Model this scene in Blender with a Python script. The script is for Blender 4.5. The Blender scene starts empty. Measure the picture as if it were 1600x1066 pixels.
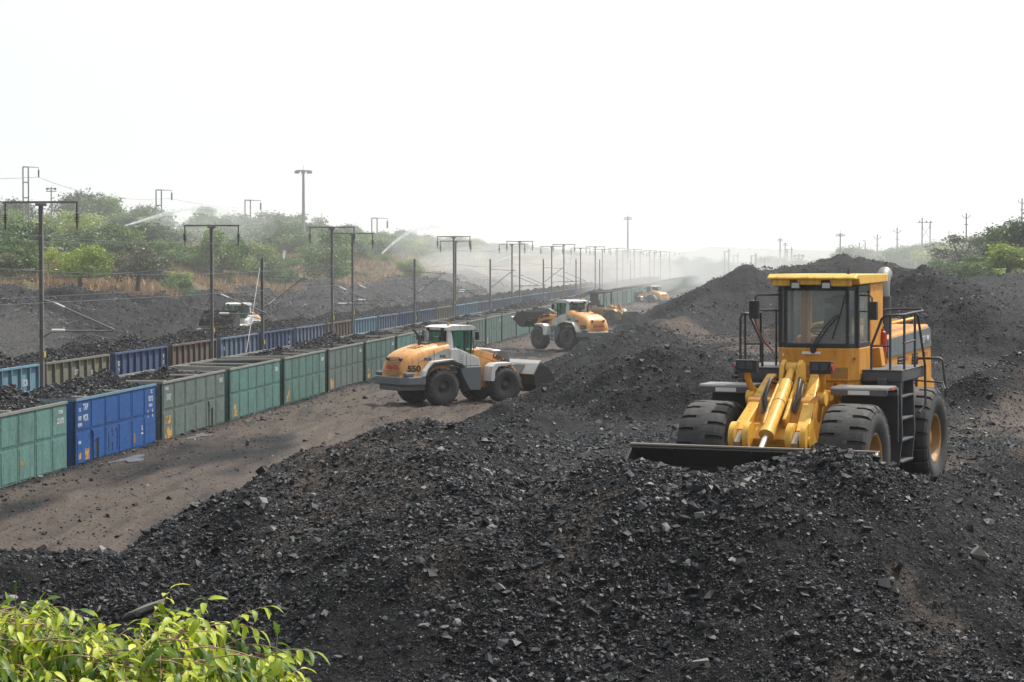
import bpy, math, random
import numpy as np
from mathutils import Vector, Matrix

random.seed(7)
RNG = np.random.default_rng(11)
SC = bpy.context.scene
COL = SC.collection
FPX, HOR, CZ = 3600.0, 406.0, 6.85          # focal length in photo pixels, horizon row, camera height
PITCH = math.atan((533 - HOR) / FPX)
CP, SP = math.cos(PITCH), math.sin(PITCH)
RA = math.atan(415 / FPX)                   # direction of the railway, to the right of straight ahead
RD = (math.sin(RA), math.cos(RA))           # along the rails
RN = (math.cos(RA), -math.sin(RA))          # to the right of the rails


def pt(px, py, Y):
    x = (px - 800) / FPX
    v = -(py - 533) / FPX
    k = Y / (CP + v * SP)
    return Vector((x * k, Y, CZ + k * (-SP + v * CP)))


def rail(u, v, z=0.0):
    return Vector((u * RD[0] + v * RN[0], u * RD[1] + v * RN[1], z))


def tag(o, label=None, cat=None, group=None, kind=None):
    if label: o['label'] = label
    if cat: o['category'] = cat
    if group: o['group'] = group
    if kind: o['kind'] = kind
    return o


def thing(name, label, cat, loc=(0, 0, 0), rz=0.0, group=None):
    o = bpy.data.objects.new(name, None)
    o.empty_display_size = 0.2
    COL.objects.link(o)
    o.location = loc
    o.rotation_euler = (0, 0, rz)
    return tag(o, label, cat, group)


def link(name, me, parent=None):
    o = bpy.data.objects.new(name, me)
    COL.objects.link(o)
    if parent: o.parent = parent
    return o


def kids(o):
    return [c for c in bpy.data.objects if c.parent == o]


def copy_tree(o, parent=None, tree=None):
    c = o.copy()
    COL.objects.link(c)
    if parent: c.parent = parent
    for ch in kids(o):
        copy_tree(ch, c)
    return c


class MB:
    """collects simple shapes into one mesh"""
    def __init__(s):
        s.v, s.f, s.m, s.s = [], [], [], []
        s.M = Matrix.Identity(4)

    def add(s, vs, fs, m=0, smooth=False):
        b = len(s.v)
        for v in vs:
            s.v.append(s.M @ Vector(v))
        for f in fs:
            s.f.append([b + i for i in f]); s.m.append(m); s.s.append(smooth)

    def box(s, c, d, m=0, rot=None, top=(1, 1), sh=(0, 0)):
        hx, hy, hz = d[0] / 2, d[1] / 2, d[2] / 2
        R = rot or Matrix.Identity(3)
        vs = []
        for z in (-1, 1):
            tx, ty = (top if z > 0 else (1, 1))
            for x, y in ((-1, -1), (1, -1), (1, 1), (-1, 1)):
                p = Vector((x * hx * tx + (sh[0] if z > 0 else 0), y * hy * ty + (sh[1] if z > 0 else 0), z * hz))
                vs.append(R @ p + Vector(c))
        s.add(vs, [(3, 2, 1, 0), (4, 5, 6, 7), (0, 1, 5, 4), (1, 2, 6, 5), (2, 3, 7, 6), (3, 0, 4, 7)], m)
        return s

    def cyl(s, a, b, r, r2=None, n=12, m=0, caps=True, smooth=True):
        a, b = Vector(a), Vector(b)
        r2 = r if r2 is None else r2
        d = (b - a).normalized()
        q = d.to_track_quat('Z', 'Y')
        vs = []
        for p, rr in ((a, r), (b, r2)):
            for i in range(n):
                t = 2 * math.pi * i / n
                vs.append(p + q @ Vector((rr * math.cos(t), rr * math.sin(t), 0)))
        fs = [(i, (i + 1) % n, n + (i + 1) % n, n + i) for i in range(n)]
        s.add(vs, fs, m, smooth)
        if caps:
            s.add(vs[:n], [tuple(range(n - 1, -1, -1))], m)
            s.add(vs[n:], [tuple(range(n))], m)
        return s

    def tube(s, pts, r, n=8, m=0, smooth=True):
        pts = [Vector(p) for p in pts]
        rs = r if isinstance(r, (list, tuple)) else [r] * len(pts)
        ref = Vector((0.13, 0.31, 0.94)).normalized()
        vs = []
        for i, p in enumerate(pts):
            d = (pts[min(i + 1, len(pts) - 1)] - pts[max(i - 1, 0)]).normalized()
            if i == 0:
                x = d.cross(ref)
                if x.length < 0.1: x = d.cross(Vector((1, 0, 0)))
            else:
                x = x - d * x.dot(d)
            x.normalize()
            y = d.cross(x)
            for k in range(n):
                t = 2 * math.pi * k / n
                vs.append(p + (x * math.cos(t) + y * math.sin(t)) * rs[i])
        fs = []
        for i in range(len(pts) - 1):
            for k in range(n):
                a, b = i * n + k, i * n + (k + 1) % n
                fs.append((a, b, b + n, a + n))
        s.add(vs, fs, m, smooth)
        s.add(vs[:n], [tuple(range(n - 1, -1, -1))], m)
        s.add(vs[-n:], [tuple(range(n))], m)
        return s

    def prism(s, poly, x0, x1, m=0, axis='x'):
        """polygon in (y,z) pushed along x (or in (x,z) along y, or in (x,y) along z)"""
        def P(a, b, t):
            return {'x': (t, a, b), 'y': (a, t, b), 'z': (a, b, t)}[axis]
        n = len(poly)
        area = sum(poly[i][0] * poly[(i + 1) % n][1] - poly[(i + 1) % n][0] * poly[i][1] for i in range(n))
        flip = (area < 0) != (axis == 'y')
        vs = [P(a, b, x0) for a, b in poly] + [P(a, b, x1) for a, b in poly]
        fs = [tuple(range(n - 1, -1, -1)), tuple(range(n, 2 * n))] + [(i, (i + 1) % n, n + (i + 1) % n, n + i) for i in range(n)]
        if (x1 < x0): flip = not flip
        if flip: fs = [tuple(reversed(f)) for f in fs]
        s.add(vs, fs, m)
        return s

    def sheet(s, poly, th, x0, x1, m=0):
        """an open polyline in (y,z) given a thickness and pushed along x"""
        out = []
        n = len(poly)
        for i, (y, z) in enumerate(poly):
            a = Vector(poly[max(i - 1, 0)]); b = Vector(poly[min(i + 1, n - 1)])
            d = (b - a).normalized()
            out.append((y - d[1] * th, z + d[0] * th))
        for i in range(n - 1):
            s.prism([poly[i], poly[i + 1], out[i + 1], out[i]], x0, x1, m)
        return s

    def lathe(s, prof, o, d, n=24, m=0, smooth=True):
        """profile of (radius, height) turned about axis d through o"""
        o, d = Vector(o), Vector(d).normalized()
        q = d.to_track_quat('Z', 'Y')
        vs = []
        for r, h in prof:
            for i in range(n):
                t = 2 * math.pi * i / n
                vs.append(o + q @ Vector((r * math.cos(t), r * math.sin(t), h)))
        fs = []
        for j in range(len(prof) - 1):
            for i in range(n):
                a, b = j * n + i, j * n + (i + 1) % n
                fs.append((a, b, b + n, a + n))
        s.add(vs, fs, m, smooth)
        return s

    def ball(s, c, r, n=12, k=8, m=0):
        sx, sy, sz = r if isinstance(r, (tuple, list)) else (r, r, r)
        vs, fs = [], []
        for j in range(k + 1):
            ph = math.pi * j / k
            for i in range(n):
                t = 2 * math.pi * i / n
                vs.append((c[0] + sx * math.sin(ph) * math.cos(t), c[1] + sy * math.sin(ph) * math.sin(t), c[2] + sz * math.cos(ph)))
        for j in range(k):
            for i in range(n):
                a, b = j * n + i, j * n + (i + 1) % n
                fs.append((a, a + n, b + n, b))
        s.add(vs, fs, m, True)
        return s

    def mesh(s, name, mats):
        me = bpy.data.meshes.new(name)
        me.from_pydata([tuple(v) for v in s.v], [], s.f)
        for m in (mats if isinstance(mats, (list, tuple)) else [mats]):
            me.materials.append(m)
        me.polygons.foreach_set('material_index', s.m)
        me.polygons.foreach_set('use_smooth', s.s)
        me.update()
        return me

    def build(s, name, mats, parent=None, bevel=0.0, seg=2):
        o = link(name, s.mesh(name, mats), parent)
        if bevel:
            b = o.modifiers.new('edge', 'BEVEL')
            b.width = bevel; b.segments = seg; b.limit_method = 'ANGLE'; b.angle_limit = math.radians(40)
            b.harden_normals = False
        return o


def np_mesh(name, V, tris, mats=(), smooth=False, attrs=None, quads=False, mi=None):
    """mesh from numpy arrays; attrs is a dict of per-vertex float arrays"""
    k = 4 if quads else 3
    me = bpy.data.meshes.new(name)
    V = np.ascontiguousarray(V, dtype=np.float32)
    T = np.ascontiguousarray(tris, dtype=np.int32)
    me.vertices.add(len(V)); me.vertices.foreach_set('co', V.ravel())
    me.loops.add(T.size); me.loops.foreach_set('vertex_index', T.ravel())
    me.polygons.add(len(T)); me.polygons.foreach_set('loop_start', np.arange(0, T.size, k, dtype=np.int32))
    for m in mats: me.materials.append(m)
    if mi is not None: me.polygons.foreach_set('material_index', np.ascontiguousarray(mi, dtype=np.int32))
    me.update(calc_edges=True)
    me.polygons.foreach_set('use_smooth', np.full(len(T), bool(smooth)))
    for key, arr in (attrs or {}).items():
        a = me.attributes.new(key, 'FLOAT', 'POINT')
        a.data.foreach_set('value', np.ascontiguousarray(arr, dtype=np.float32))
    me.update()
    return me


def _hash(ix, iy, seed):
    h = (ix.astype(np.int64) * 374761393 + iy.astype(np.int64) * 668265263 + seed * 974711) & 0x7fffffff
    h = ((h ^ (h >> 13)) * 1274126177) & 0x7fffffff
    return ((h ^ (h >> 16)) & 0xffff) / 65535.0


def vnoise(x, y, seed=0):
    ix, iy = np.floor(x), np.floor(y)
    fx, fy = x - ix, y - iy
    fx = fx * fx * (3 - 2 * fx); fy = fy * fy * (3 - 2 * fy)
    a = _hash(ix, iy, seed); b = _hash(ix + 1, iy, seed); c = _hash(ix, iy + 1, seed); d = _hash(ix + 1, iy + 1, seed)
    return (a + (b - a) * fx) * (1 - fy) + (c + (d - c) * fx) * fy - 0.5


def fbm(x, y, seed=0, octv=4, gain=0.5):
    r, a, f = 0, 1.0, 1.0
    for i in range(octv):
        r = r + a * vnoise(x * f + 17.3 * i, y * f - 9.1 * i, seed + i)
        a *= gain; f *= 2.03
    return r


def text_part(s, size, parent, M, mat, name='lettering', depth=0.006, bold=0.0, sx=1.0):
    cu = bpy.data.curves.new(name, 'FONT')
    cu.body = s; cu.size = size; cu.extrude = depth; cu.align_x = 'CENTER'; cu.align_y = 'CENTER'
    cu.offset = bold
    tmp = bpy.data.objects.new(name, cu)
    me = bpy.data.meshes.new_from_object(tmp)
    bpy.data.objects.remove(tmp); bpy.data.curves.remove(cu)
    me.transform(M @ Matrix.Diagonal((sx, 1, 1, 1)))
    me.materials.clear(); me.materials.append(mat)
    return link(name, me, parent)
def _nodes(m):
    m.use_nodes = True
    nt = m.node_tree
    return nt, nt.nodes, nt.links, nt.nodes['Principled BSDF']


def _noise(nt, scale, detail=4, rough=0.55, vec=None, dist=0.0):
    n = nt.nodes.new('ShaderNodeTexNoise')
    n.inputs['Scale'].default_value = scale; n.inputs['Detail'].default_value = detail
    n.inputs['Roughness'].default_value = rough; n.inputs['Distortion'].default_value = dist
    if vec is not None: nt.links.new(vec, n.inputs['Vector'])
    return n.outputs['Fac']


def _ramp(nt, fac, stops):
    r = nt.nodes.new('ShaderNodeValToRGB')
    e = r.color_ramp.elements
    while len(e) < len(stops): e.new(0.5)
    for k, (p, c) in enumerate(stops):
        e[k].position = p
        e[k].color = (c[0], c[1], c[2], 1) if isinstance(c, (tuple, list)) else (c, c, c, 1)
    nt.links.new(fac, r.inputs['Fac'])
    return r.outputs['Color']


def _mix(nt, fac, a, b, mode='MIX'):
    n = nt.nodes.new('ShaderNodeMix'); n.data_type = 'RGBA'; n.blend_type = mode
    for sock, val in ((n.inputs[0], fac), (n.inputs[6], a), (n.inputs[7], b)):
        if hasattr(val, 'links'): nt.links.new(val, sock)
        elif isinstance(val, (int, float)): sock.default_value = val
        else: sock.default_value = (val[0], val[1], val[2], 1)
    return n.outputs[2]


def _attr(nt, name):
    a = nt.nodes.new('ShaderNodeAttribute'); a.attribute_name = name
    return a.outputs['Fac']


def _bump(nt, h, strength, dist):
    b = nt.nodes.new('ShaderNodeBump')
    b.inputs['Strength'].default_value = strength; b.inputs['Distance'].default_value = dist
    nt.links.new(h, b.inputs['Height'])
    return b.outputs['Normal']


def _math(nt, op, a, b=None):
    n = nt.nodes.new('ShaderNodeMath'); n.operation = op
    for i, v in enumerate((a, b)):
        if v is None: continue
        if hasattr(v, 'links'): nt.links.new(v, n.inputs[i])
        else: n.inputs[i].default_value = v
    return n.outputs[0]


def _objvec(nt, scale=(1, 1, 1)):
    t = nt.nodes.new('ShaderNodeTexCoord')
    m = nt.nodes.new('ShaderNodeMapping'); m.inputs['Scale'].default_value = scale
    oi = nt.nodes.new('ShaderNodeObjectInfo'); ad = nt.nodes.new('ShaderNodeVectorMath'); ad.operation = 'ADD'
    sc_ = nt.nodes.new('ShaderNodeMath'); sc_.operation = 'MULTIPLY'; sc_.inputs[1].default_value = 41.0
    nt.links.new(oi.outputs['Random'], sc_.inputs[0]); nt.links.new(sc_.outputs[0], ad.inputs[1])
    nt.links.new(t.outputs['Object'], ad.inputs[0]); nt.links.new(ad.outputs[0], m.inputs['Vector'])
    return m.outputs['Vector']


def paint(name, col, rough=0.45, dust=0.35, dust_col=(0.10, 0.085, 0.075), rust=0.0, metal=0.0, scale=1.0, vary=0.15, streak=False, ledge=0.0, spread=0.0, spec=0.5):
    """worn machine paint: tone drift, coal dust in patches, chips of rust"""
    m = bpy.data.materials.new(name)
    nt, N, L, B = _nodes(m)
    v = _objvec(nt)
    n1 = _noise(nt, 1.3 * scale, 5, 0.6, v)
    n2 = _noise(nt, 9 * scale, 6, 0.65, v)
    tone = _mix(nt, n1, [c * (1 - vary) for c in col], [min(1, c * (1 + vary)) for c in col])
    mask = _ramp(nt, _math(nt, 'ADD', _math(nt, 'MULTIPLY', n1, 0.6), _math(nt, 'MULTIPLY', n2, 0.4)), [(0.42, 0.0), (0.72, 1.0)])
    c = _mix(nt, _math(nt, 'MULTIPLY', mask, dust), tone, dust_col)
    if ledge:
        ge = nt.nodes.new('ShaderNodeNewGeometry'); sx_ = nt.nodes.new('ShaderNodeSeparateXYZ'); nt.links.new(ge.outputs['Normal'], sx_.inputs[0])
        up = _ramp(nt, sx_.outputs[2], [(0.55, 0.0), (0.95, 1.0)])
        c = _mix(nt, _math(nt, 'MULTIPLY', _math(nt, 'MULTIPLY', up, _ramp(nt, n2, [(0.3, 0.35), (0.6, 1.0)])), ledge), c, dust_col)
    ob = nt.nodes.new('ShaderNodeObjectInfo'); hv = nt.nodes.new('ShaderNodeHueSaturation'); mr = nt.nodes.new('ShaderNodeMapRange')
    mr.inputs[3].default_value = 1 - spread; mr.inputs[4].default_value = 1 + spread; nt.links.new(ob.outputs['Random'], mr.inputs[0]); nt.links.new(mr.outputs[0], hv.inputs['Value']); nt.links.new(c, hv.inputs['Color']); c = hv.outputs[0]
    if streak:
        n3 = _noise(nt, 1.0, 5, 0.7, _objvec(nt, (7 * scale, 7 * scale, 0.9 * scale)))
        sm = _ramp(nt, n3, [(0.50, 0.0), (0.66, 1.0)])
        c = _mix(nt, _math(nt, 'MULTIPLY', sm, 0.7), c, [x * 0.45 + 0.01 for x in col])
    if rust:
        n4 = _noise(nt, 5 * scale, 8, 0.7, v)
        rm = _ramp(nt, n4, [(0.60, 0.0), (0.66, 1.0)])
        c = _mix(nt, _math(nt, 'MULTIPLY', rm, rust), c, (0.10, 0.045, 0.02))
    L.new(c, B.inputs['Base Color'])
    rr = _ramp(nt, n2, [(0.3, rough * 0.8), (0.7, min(1, rough * 1.35))])
    L.new(rr, B.inputs['Roughness'])
    B.inputs['Metallic'].default_value = metal; B.inputs['Specular IOR Level'].default_value = spec
    L.new(_bump(nt, n2, 0.06, 0.02), B.inputs['Normal'])
    return m


def plain(name, col, rough=0.6, metal=0.0, vary=0.2, scale=4.0):
    m = bpy.data.materials.new(name)
    nt, N, L, B = _nodes(m)
    n = _noise(nt, scale, 5, 0.6, _objvec(nt))
    L.new(_mix(nt, n, [c * (1 - vary) for c in col], [min(1, c * (1 + vary)) for c in col]), B.inputs['Base Color'])
    B.inputs['Roughness'].default_value = rough; B.inputs['Metallic'].default_value = metal
    return m


def glass(name, tint=(0.75, 0.85, 0.85), alpha=0.25, col=(0.02, 0.03, 0.03)):
    """tinted pane: mostly see-through, with a reflection"""
    m = bpy.data.materials.new(name)
    m.use_nodes = True
    nt = m.node_tree; nt.nodes.clear()
    o = nt.nodes.new('ShaderNodeOutputMaterial')
    t = nt.nodes.new('ShaderNodeBsdfTransparent'); t.inputs[0].default_value = (*tint, 1)
    p = nt.nodes.new('ShaderNodeBsdfPrincipled')
    p.inputs['Base Color'].default_value = (*col, 1); p.inputs['Roughness'].default_value = 0.06
    mx = nt.nodes.new('ShaderNodeMixShader'); mx.inputs[0].default_value = alpha
    nt.links.new(t.outputs[0], mx.inputs[1]); nt.links.new(p.outputs[0], mx.inputs[2]); nt.links.new(mx.outputs[0], o.inputs[0])
    return m


def leafmat(name, c1, c2, trans=0.25, rough=0.5):
    m = bpy.data.materials.new(name)
    m.use_nodes = True
    nt = m.node_tree; N = nt.nodes; L = nt.links; B = N['Principled BSDF']
    oi = N.new('ShaderNodeObjectInfo')
    g = _attr(nt, 'tone')
    c = _mix(nt, g, c1, c2)
    hs = N.new('ShaderNodeHueSaturation')
    L.new(c, hs.inputs['Color'])
    hv = N.new('ShaderNodeMapRange'); hv.inputs[3].default_value = 0.75; hv.inputs[4].default_value = 1.2
    L.new(oi.outputs['Random'], hv.inputs[0]); L.new(hv.outputs[0], hs.inputs['Value'])
    L.new(hs.outputs[0], B.inputs['Base Color']); B.inputs['Roughness'].default_value = rough
    t = N.new('ShaderNodeBsdfTranslucent'); L.new(hs.outputs[0], t.inputs[0])
    mx = N.new('ShaderNodeMixShader'); mx.inputs[0].default_value = trans
    L.new(B.outputs[0], mx.inputs[1]); L.new(t.outputs[0], mx.inputs[2]); L.new(mx.outputs[0], N['Material Output'].inputs[0])
    return m


def coal_ground():
    """fine coal with dirt, dust and dry earth by vertex zone"""
    m = bpy.data.materials.new('coal_ground')
    nt, N, L, B = _nodes(m)
    tc = N.new('ShaderNodeTexCoord'); v = tc.outputs['Object']
    big = _noise(nt, 0.25, 5, 0.6, v); mid = _noise(nt, 2.2, 6, 0.65, v); fine = _noise(nt, 14, 8, 0.75, v)
    vo = N.new('ShaderNodeTexVoronoi'); vo.inputs['Scale'].default_value = 9; L.new(v, vo.inputs['Vector'])
    vo2 = N.new('ShaderNodeTexVoronoi'); vo2.inputs['Scale'].default_value = 24; L.new(v, vo2.inputs['Vector'])
    coal = _mix(nt, mid, (0.0022, 0.0024, 0.0032), (0.0072, 0.0075, 0.0097))
    pat = _noise(nt, 0.55, 7, 0.72, v, 0.6)
    coal = _mix(nt, _ramp(nt, pat, [(0.52, 0.0), (0.76, 0.6)]), coal, (0.024, 0.023, 0.0235))
    coal = _mix(nt, _ramp(nt, pat, [(0.30, 0.7), (0.46, 0.0)]), coal, (0.004, 0.004, 0.005))
    sp = N.new('ShaderNodeSeparateColor'); L.new(vo2.outputs['Color'], sp.inputs[0])
    coal = _mix(nt, _ramp(nt, sp.outputs[0], [(0.90, 0.0), (0.96, 0.5)]), coal, (0.06, 0.059, 0.061))
    dirt = _mix(nt, mid, (0.050, 0.038, 0.031), (0.112, 0.086, 0.069))
    dirt = _mix(nt, _ramp(nt, fine, [(0.35, 0.5), (0.6, 0.0)]), dirt, (0.045, 0.04, 0.037))
    mp = N.new('ShaderNodeMapping'); mp.inputs['Rotation'].default_value = (0, 0, RA); mp.inputs['Scale'].default_value = (1.3, 0.14, 1); L.new(v, mp.inputs['Vector'])
    trk = _noise(nt, 1.0, 6, 0.65, mp.outputs['Vector'], 0.8)
    dirt = _mix(nt, _ramp(nt, trk, [(0.38, 0.75), (0.50, 0.0)]), dirt, (0.034, 0.029, 0.027))
    dirt = _mix(nt, _ramp(nt, trk, [(0.60, 0.0), (0.72, 0.5)]), dirt, (0.155, 0.128, 0.108))
    dz = _attr(nt, 'dirt')
    df = _math(nt, 'ADD', dz, _math(nt, 'MULTIPLY', _math(nt, 'SUBTRACT', fine, 0.5), 0.8))
    dmask = _ramp(nt, df, [(0.35, 0.0), (0.65, 1.0)])
    c = _mix(nt, dmask, coal, dirt)
    grass = _mix(nt, mid, (0.13, 0.088, 0.052), (0.065, 0.07, 0.03))
    c = _mix(nt, _attr(nt, 'earth'), c, grass)
    L.new(c, B.inputs['Base Color'])
    B.inputs['Roughness'].default_value = 0.72
    B.inputs['Specular IOR Level'].default_value = 0.10
    h = _math(nt, 'ADD', _math(nt, 'MULTIPLY', fine, 0.5), _math(nt, 'MULTIPLY', vo.outputs['Distance'], 0.6))
    h = _math(nt, 'ADD', h, _math(nt, 'ADD', _math(nt, 'MULTIPLY', mid, 1.6), _math(nt, 'MULTIPLY', pat, 3.0)))
    L.new(_bump(nt, h, 1.0, 0.07), B.inputs['Normal'])
    return m


def rockmat(name, dark, light, pale, p0=0.90):
    m = bpy.data.materials.new(name)
    nt, N, L, B = _nodes(m)
    t = _attr(nt, 'tone')
    c = _ramp(nt, t, [(0.0, dark), (0.7, light), (p0, [x * 1.8 for x in light]), (1.0, pale)])
    n = _noise(nt, 6, 5, 0.7, _objvec(nt))
    c = _mix(nt, _ramp(nt, n, [(0.50, 0.0), (0.80, 0.35)]), c, (0.038, 0.034, 0.033))
    L.new(c, B.inputs['Base Color'])
    L.new(_ramp(nt, t, [(0.0, 0.45), (1.0, 0.7)]), B.inputs['Roughness'])
    B.inputs['Specular IOR Level'].default_value = 0.24
    return m


M = {}
M['yellow'] = paint('machine_yellow', (0.60, 0.25, 0.014), 0.52, 0.45, (0.17, 0.10, 0.045), rust=0.35, vary=0.14, streak=True, ledge=0.5)
M['yellow_sunlit'] = paint('sunlit_yellow', (0.74, 0.41, 0.05), 0.42, 0.36, (0.22, 0.13, 0.06), rust=0.55, vary=0.14, ledge=0.12, streak=True)  # same loader paint made lighter; sunlight on the arm is in the colour
M['orange'] = paint('loader_orange', (0.74, 0.35, 0.10), 0.40, 0.32, (0.36, 0.25, 0.16), vary=0.10, streak=True, ledge=0.3)
M['white'] = paint('loader_white', (0.66, 0.67, 0.66), 0.42, 0.45, (0.27, 0.24, 0.21), vary=0.08, streak=True, ledge=0.2)
M['grey'] = paint('loader_grey', (0.115, 0.13, 0.14), 0.5, 0.3, (0.10, 0.09, 0.08))
M['stripe'] = paint('loader_stripe_grey', (0.36, 0.36, 0.35), 0.45, 0.2)
M['deck'] = paint('deck_grey', (0.040, 0.043, 0.052), 0.5, 0.45, (0.13, 0.12, 0.11), ledge=0.6)
M['fender'] = paint('fender_grey', (0.10, 0.10, 0.105), 0.5, 0.5, (0.24, 0.23, 0.215), ledge=0.6)
M['black'] = paint('black_paint', (0.013, 0.013, 0.015), 0.5, 0.35, (0.06, 0.056, 0.05), ledge=0.4)
M['hole'] = plain('inner_black', (0.008, 0.008, 0.008), 0.8)
M['rubber'] = paint('tyre_rubber', (0.022, 0.022, 0.024), 0.78, 0.6, (0.075, 0.070, 0.066), scale=1.4, ledge=0.75)
M['rim'] = paint('rim_rust_yellow', (0.30, 0.15, 0.035), 0.55, 0.5, (0.08, 0.055, 0.035), rust=0.8)
M['rim_dark'] = paint('rim_dark', (0.03, 0.03, 0.032), 0.55, 0.4)
M['bucket'] = paint('bucket_steel', (0.035, 0.033, 0.033), 0.42, 0.5, (0.06, 0.052, 0.045), metal=0.2)
M['bucket_white'] = paint('bucket_white', (0.50, 0.50, 0.48), 0.42, 0.45, (0.20, 0.18, 0.16))
M['worn'] = paint('worn_steel', (0.27, 0.235, 0.205), 0.42, 0.5, (0.16, 0.11, 0.08), metal=0.5)
M['chrome'] = plain('bright_rod', (0.75, 0.74, 0.72), 0.25, 0.9)
M['exhaust'] = plain('exhaust_grey', (0.22, 0.22, 0.215), 0.5, 0.3)
M['exhaust_dark'] = plain('muffler_dark', (0.05, 0.05, 0.052), 0.5, 0.2)
M['rail'] = paint('rail_dark', (0.032, 0.034, 0.038), 0.42, 0.3, (0.10, 0.095, 0.09))
M['red'] = plain('red_paint', (0.38, 0.025, 0.02), 0.4)
M['seat'] = plain('seat_grey', (0.12, 0.125, 0.135), 0.8)
M['lens'] = plain('lamp_glass', (0.40, 0.42, 0.42), 0.15)
M['lens_dark'] = plain('lamp_glass_dark', (0.035, 0.037, 0.042), 0.18)
M['sticker'] = plain('white_sticker', (0.62, 0.62, 0.60), 0.5)
M['red_sticker'] = plain('red_sticker', (0.40, 0.09, 0.05), 0.5)
M['orange_mark'] = plain('orange_marking', (0.42, 0.22, 0.05), 0.6, vary=0.4, scale=9)


def worn_mark(name, col):
    m = plain(name, col, 0.6, vary=0.3, scale=6)
    nt = m.node_tree; N = nt.nodes; L = nt.links
    tr = N.new('ShaderNodeBsdfTransparent'); mx = N.new('ShaderNodeMixShader')
    n = _noise(nt, 3.2, 6, 0.7, _objvec(nt))
    L.new(_ramp(nt, n, [(0.42, 0.0), (0.54, 1.0)]), mx.inputs[0]); L.new(tr.outputs[0], mx.inputs[1]); L.new(N['Principled BSDF'].outputs[0], mx.inputs[2]); L.new(mx.outputs[0], N['Material Output'].inputs[0])
    return m


M['worn_orange'] = worn_mark('worn_orange_marking', (0.46, 0.24, 0.05))
M['ink'] = plain('ink_dark', (0.025, 0.02, 0.018), 0.5)
M['letter_white'] = plain('letter_white', (0.42, 0.44, 0.46), 0.6, vary=0.4, scale=9)
M['letter_red'] = plain('letter_red', (0.45, 0.06, 0.04), 0.5)
M['hose'] = plain('rubber_hose', (0.02, 0.02, 0.022), 0.5)
M['glass'] = glass('cab_glass', (0.88, 0.92, 0.92), 0.28, (0.36, 0.38, 0.38))  # dust film and sky reflection both put into the pane's pale colour
M['glass_green'] = glass('green_cab_glass', (0.70, 0.86, 0.80), 0.16, (0.12, 0.20, 0.18))
M['cream'] = paint('faded_cream', (0.50, 0.42, 0.28), 0.5, 0.45, (0.20, 0.16, 0.12), rust=0.3)
M['old_orange'] = paint('old_orange', (0.42, 0.22, 0.06), 0.5, 0.55, (0.12, 0.09, 0.07), rust=0.5)
GREENS = [(0.118, 0.250, 0.218), (0.120, 0.205, 0.178), (0.108, 0.212, 0.180), (0.125, 0.195, 0.168), (0.135, 0.180, 0.160)]
for i, g in enumerate(GREENS):
    M['wag_green%d' % i] = paint('wagon_green_%d' % i, [x * y for x, y in zip(g, (0.80, 0.78, 0.80))], 0.7, 0.8, (0.040, 0.050, 0.047), rust=0.6, streak=True, scale=0.8, spread=0.16, spec=0.15)
M['wag_blue'] = paint('wagon_blue', (0.018, 0.078, 0.25), 0.6, 0.45, (0.016, 0.03, 0.075), rust=0.3, streak=True, scale=0.8, spec=0.15)
M['wag_steel'] = paint('wagon_steel_blue', (0.105, 0.145, 0.21), 0.6, 0.5, (0.10, 0.09, 0.085), rust=0.35, streak=True, spec=0.15)
M['wag_dblue'] = paint('wagon_deep_blue', (0.055, 0.085, 0.17), 0.6, 0.45, (0.07, 0.07, 0.08), rust=0.2, streak=True, spec=0.15)
M['wag_brown'] = paint('wagon_brown', (0.13, 0.095, 0.080), 0.65, 0.5, (0.12, 0.12, 0.11), rust=0.4, streak=True, spec=0.15)
M['wag_lblue'] = paint('wagon_light_blue', (0.12, 0.23, 0.30), 0.6, 0.5, (0.10, 0.10, 0.10), rust=0.35, streak=True, spec=0.15)
M['wag_olive'] = paint('wagon_olive_rust', (0.15, 0.155, 0.12), 0.65, 0.6, (0.17, 0.085, 0.055), rust=0.9, streak=True, spec=0.15)
M['topbar'] = paint('wagon_top_rim', (0.15, 0.16, 0.15), 0.7, 0.6, (0.25, 0.22, 0.19), rust=0.3)
M['tie'] = paint('pale_tie_bar', (0.34, 0.31, 0.28), 0.7, 0.5)
M['dark_gap'] = plain('seam_dark', (0.014, 0.02, 0.02), 0.8)
M['mast'] = paint('mast_steel', (0.16, 0.152, 0.155), 0.55, 0.5, (0.12, 0.085, 0.07), rust=0.3)
M['galv'] = paint('galvanised', (0.22, 0.24, 0.25), 0.5, 0.3, (0.16, 0.15, 0.14))
M['insul'] = plain('insulator_dark', (0.03, 0.028, 0.03), 0.35)
M['insul_pale'] = plain('insulator_pale', (0.52, 0.52, 0.50), 0.3)
M['plate_yellow'] = plain('plate_yellow', (0.36, 0.30, 0.06), 0.6)
M['wire'] = plain('wire', (0.10, 0.10, 0.11), 0.4, 0.5)
M['wire_pale'] = plain('wire_pale', (0.40, 0.39, 0.37), 0.6)
M['bark'] = plain('bark', (0.10, 0.075, 0.055), 0.9, vary=0.4)
M['twig'] = plain('twig', (0.26, 0.17, 0.10), 0.8, vary=0.3)
M['ground'] = coal_ground()
M['rock'] = rockmat('coal_lump', (0.0023, 0.0024, 0.0031), (0.0150, 0.0155, 0.0200), (0.19, 0.188, 0.186))
M['pale_rock'] = plain('pale_stone', (0.125, 0.118, 0.110), 0.75, vary=0.35, scale=7)
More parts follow.
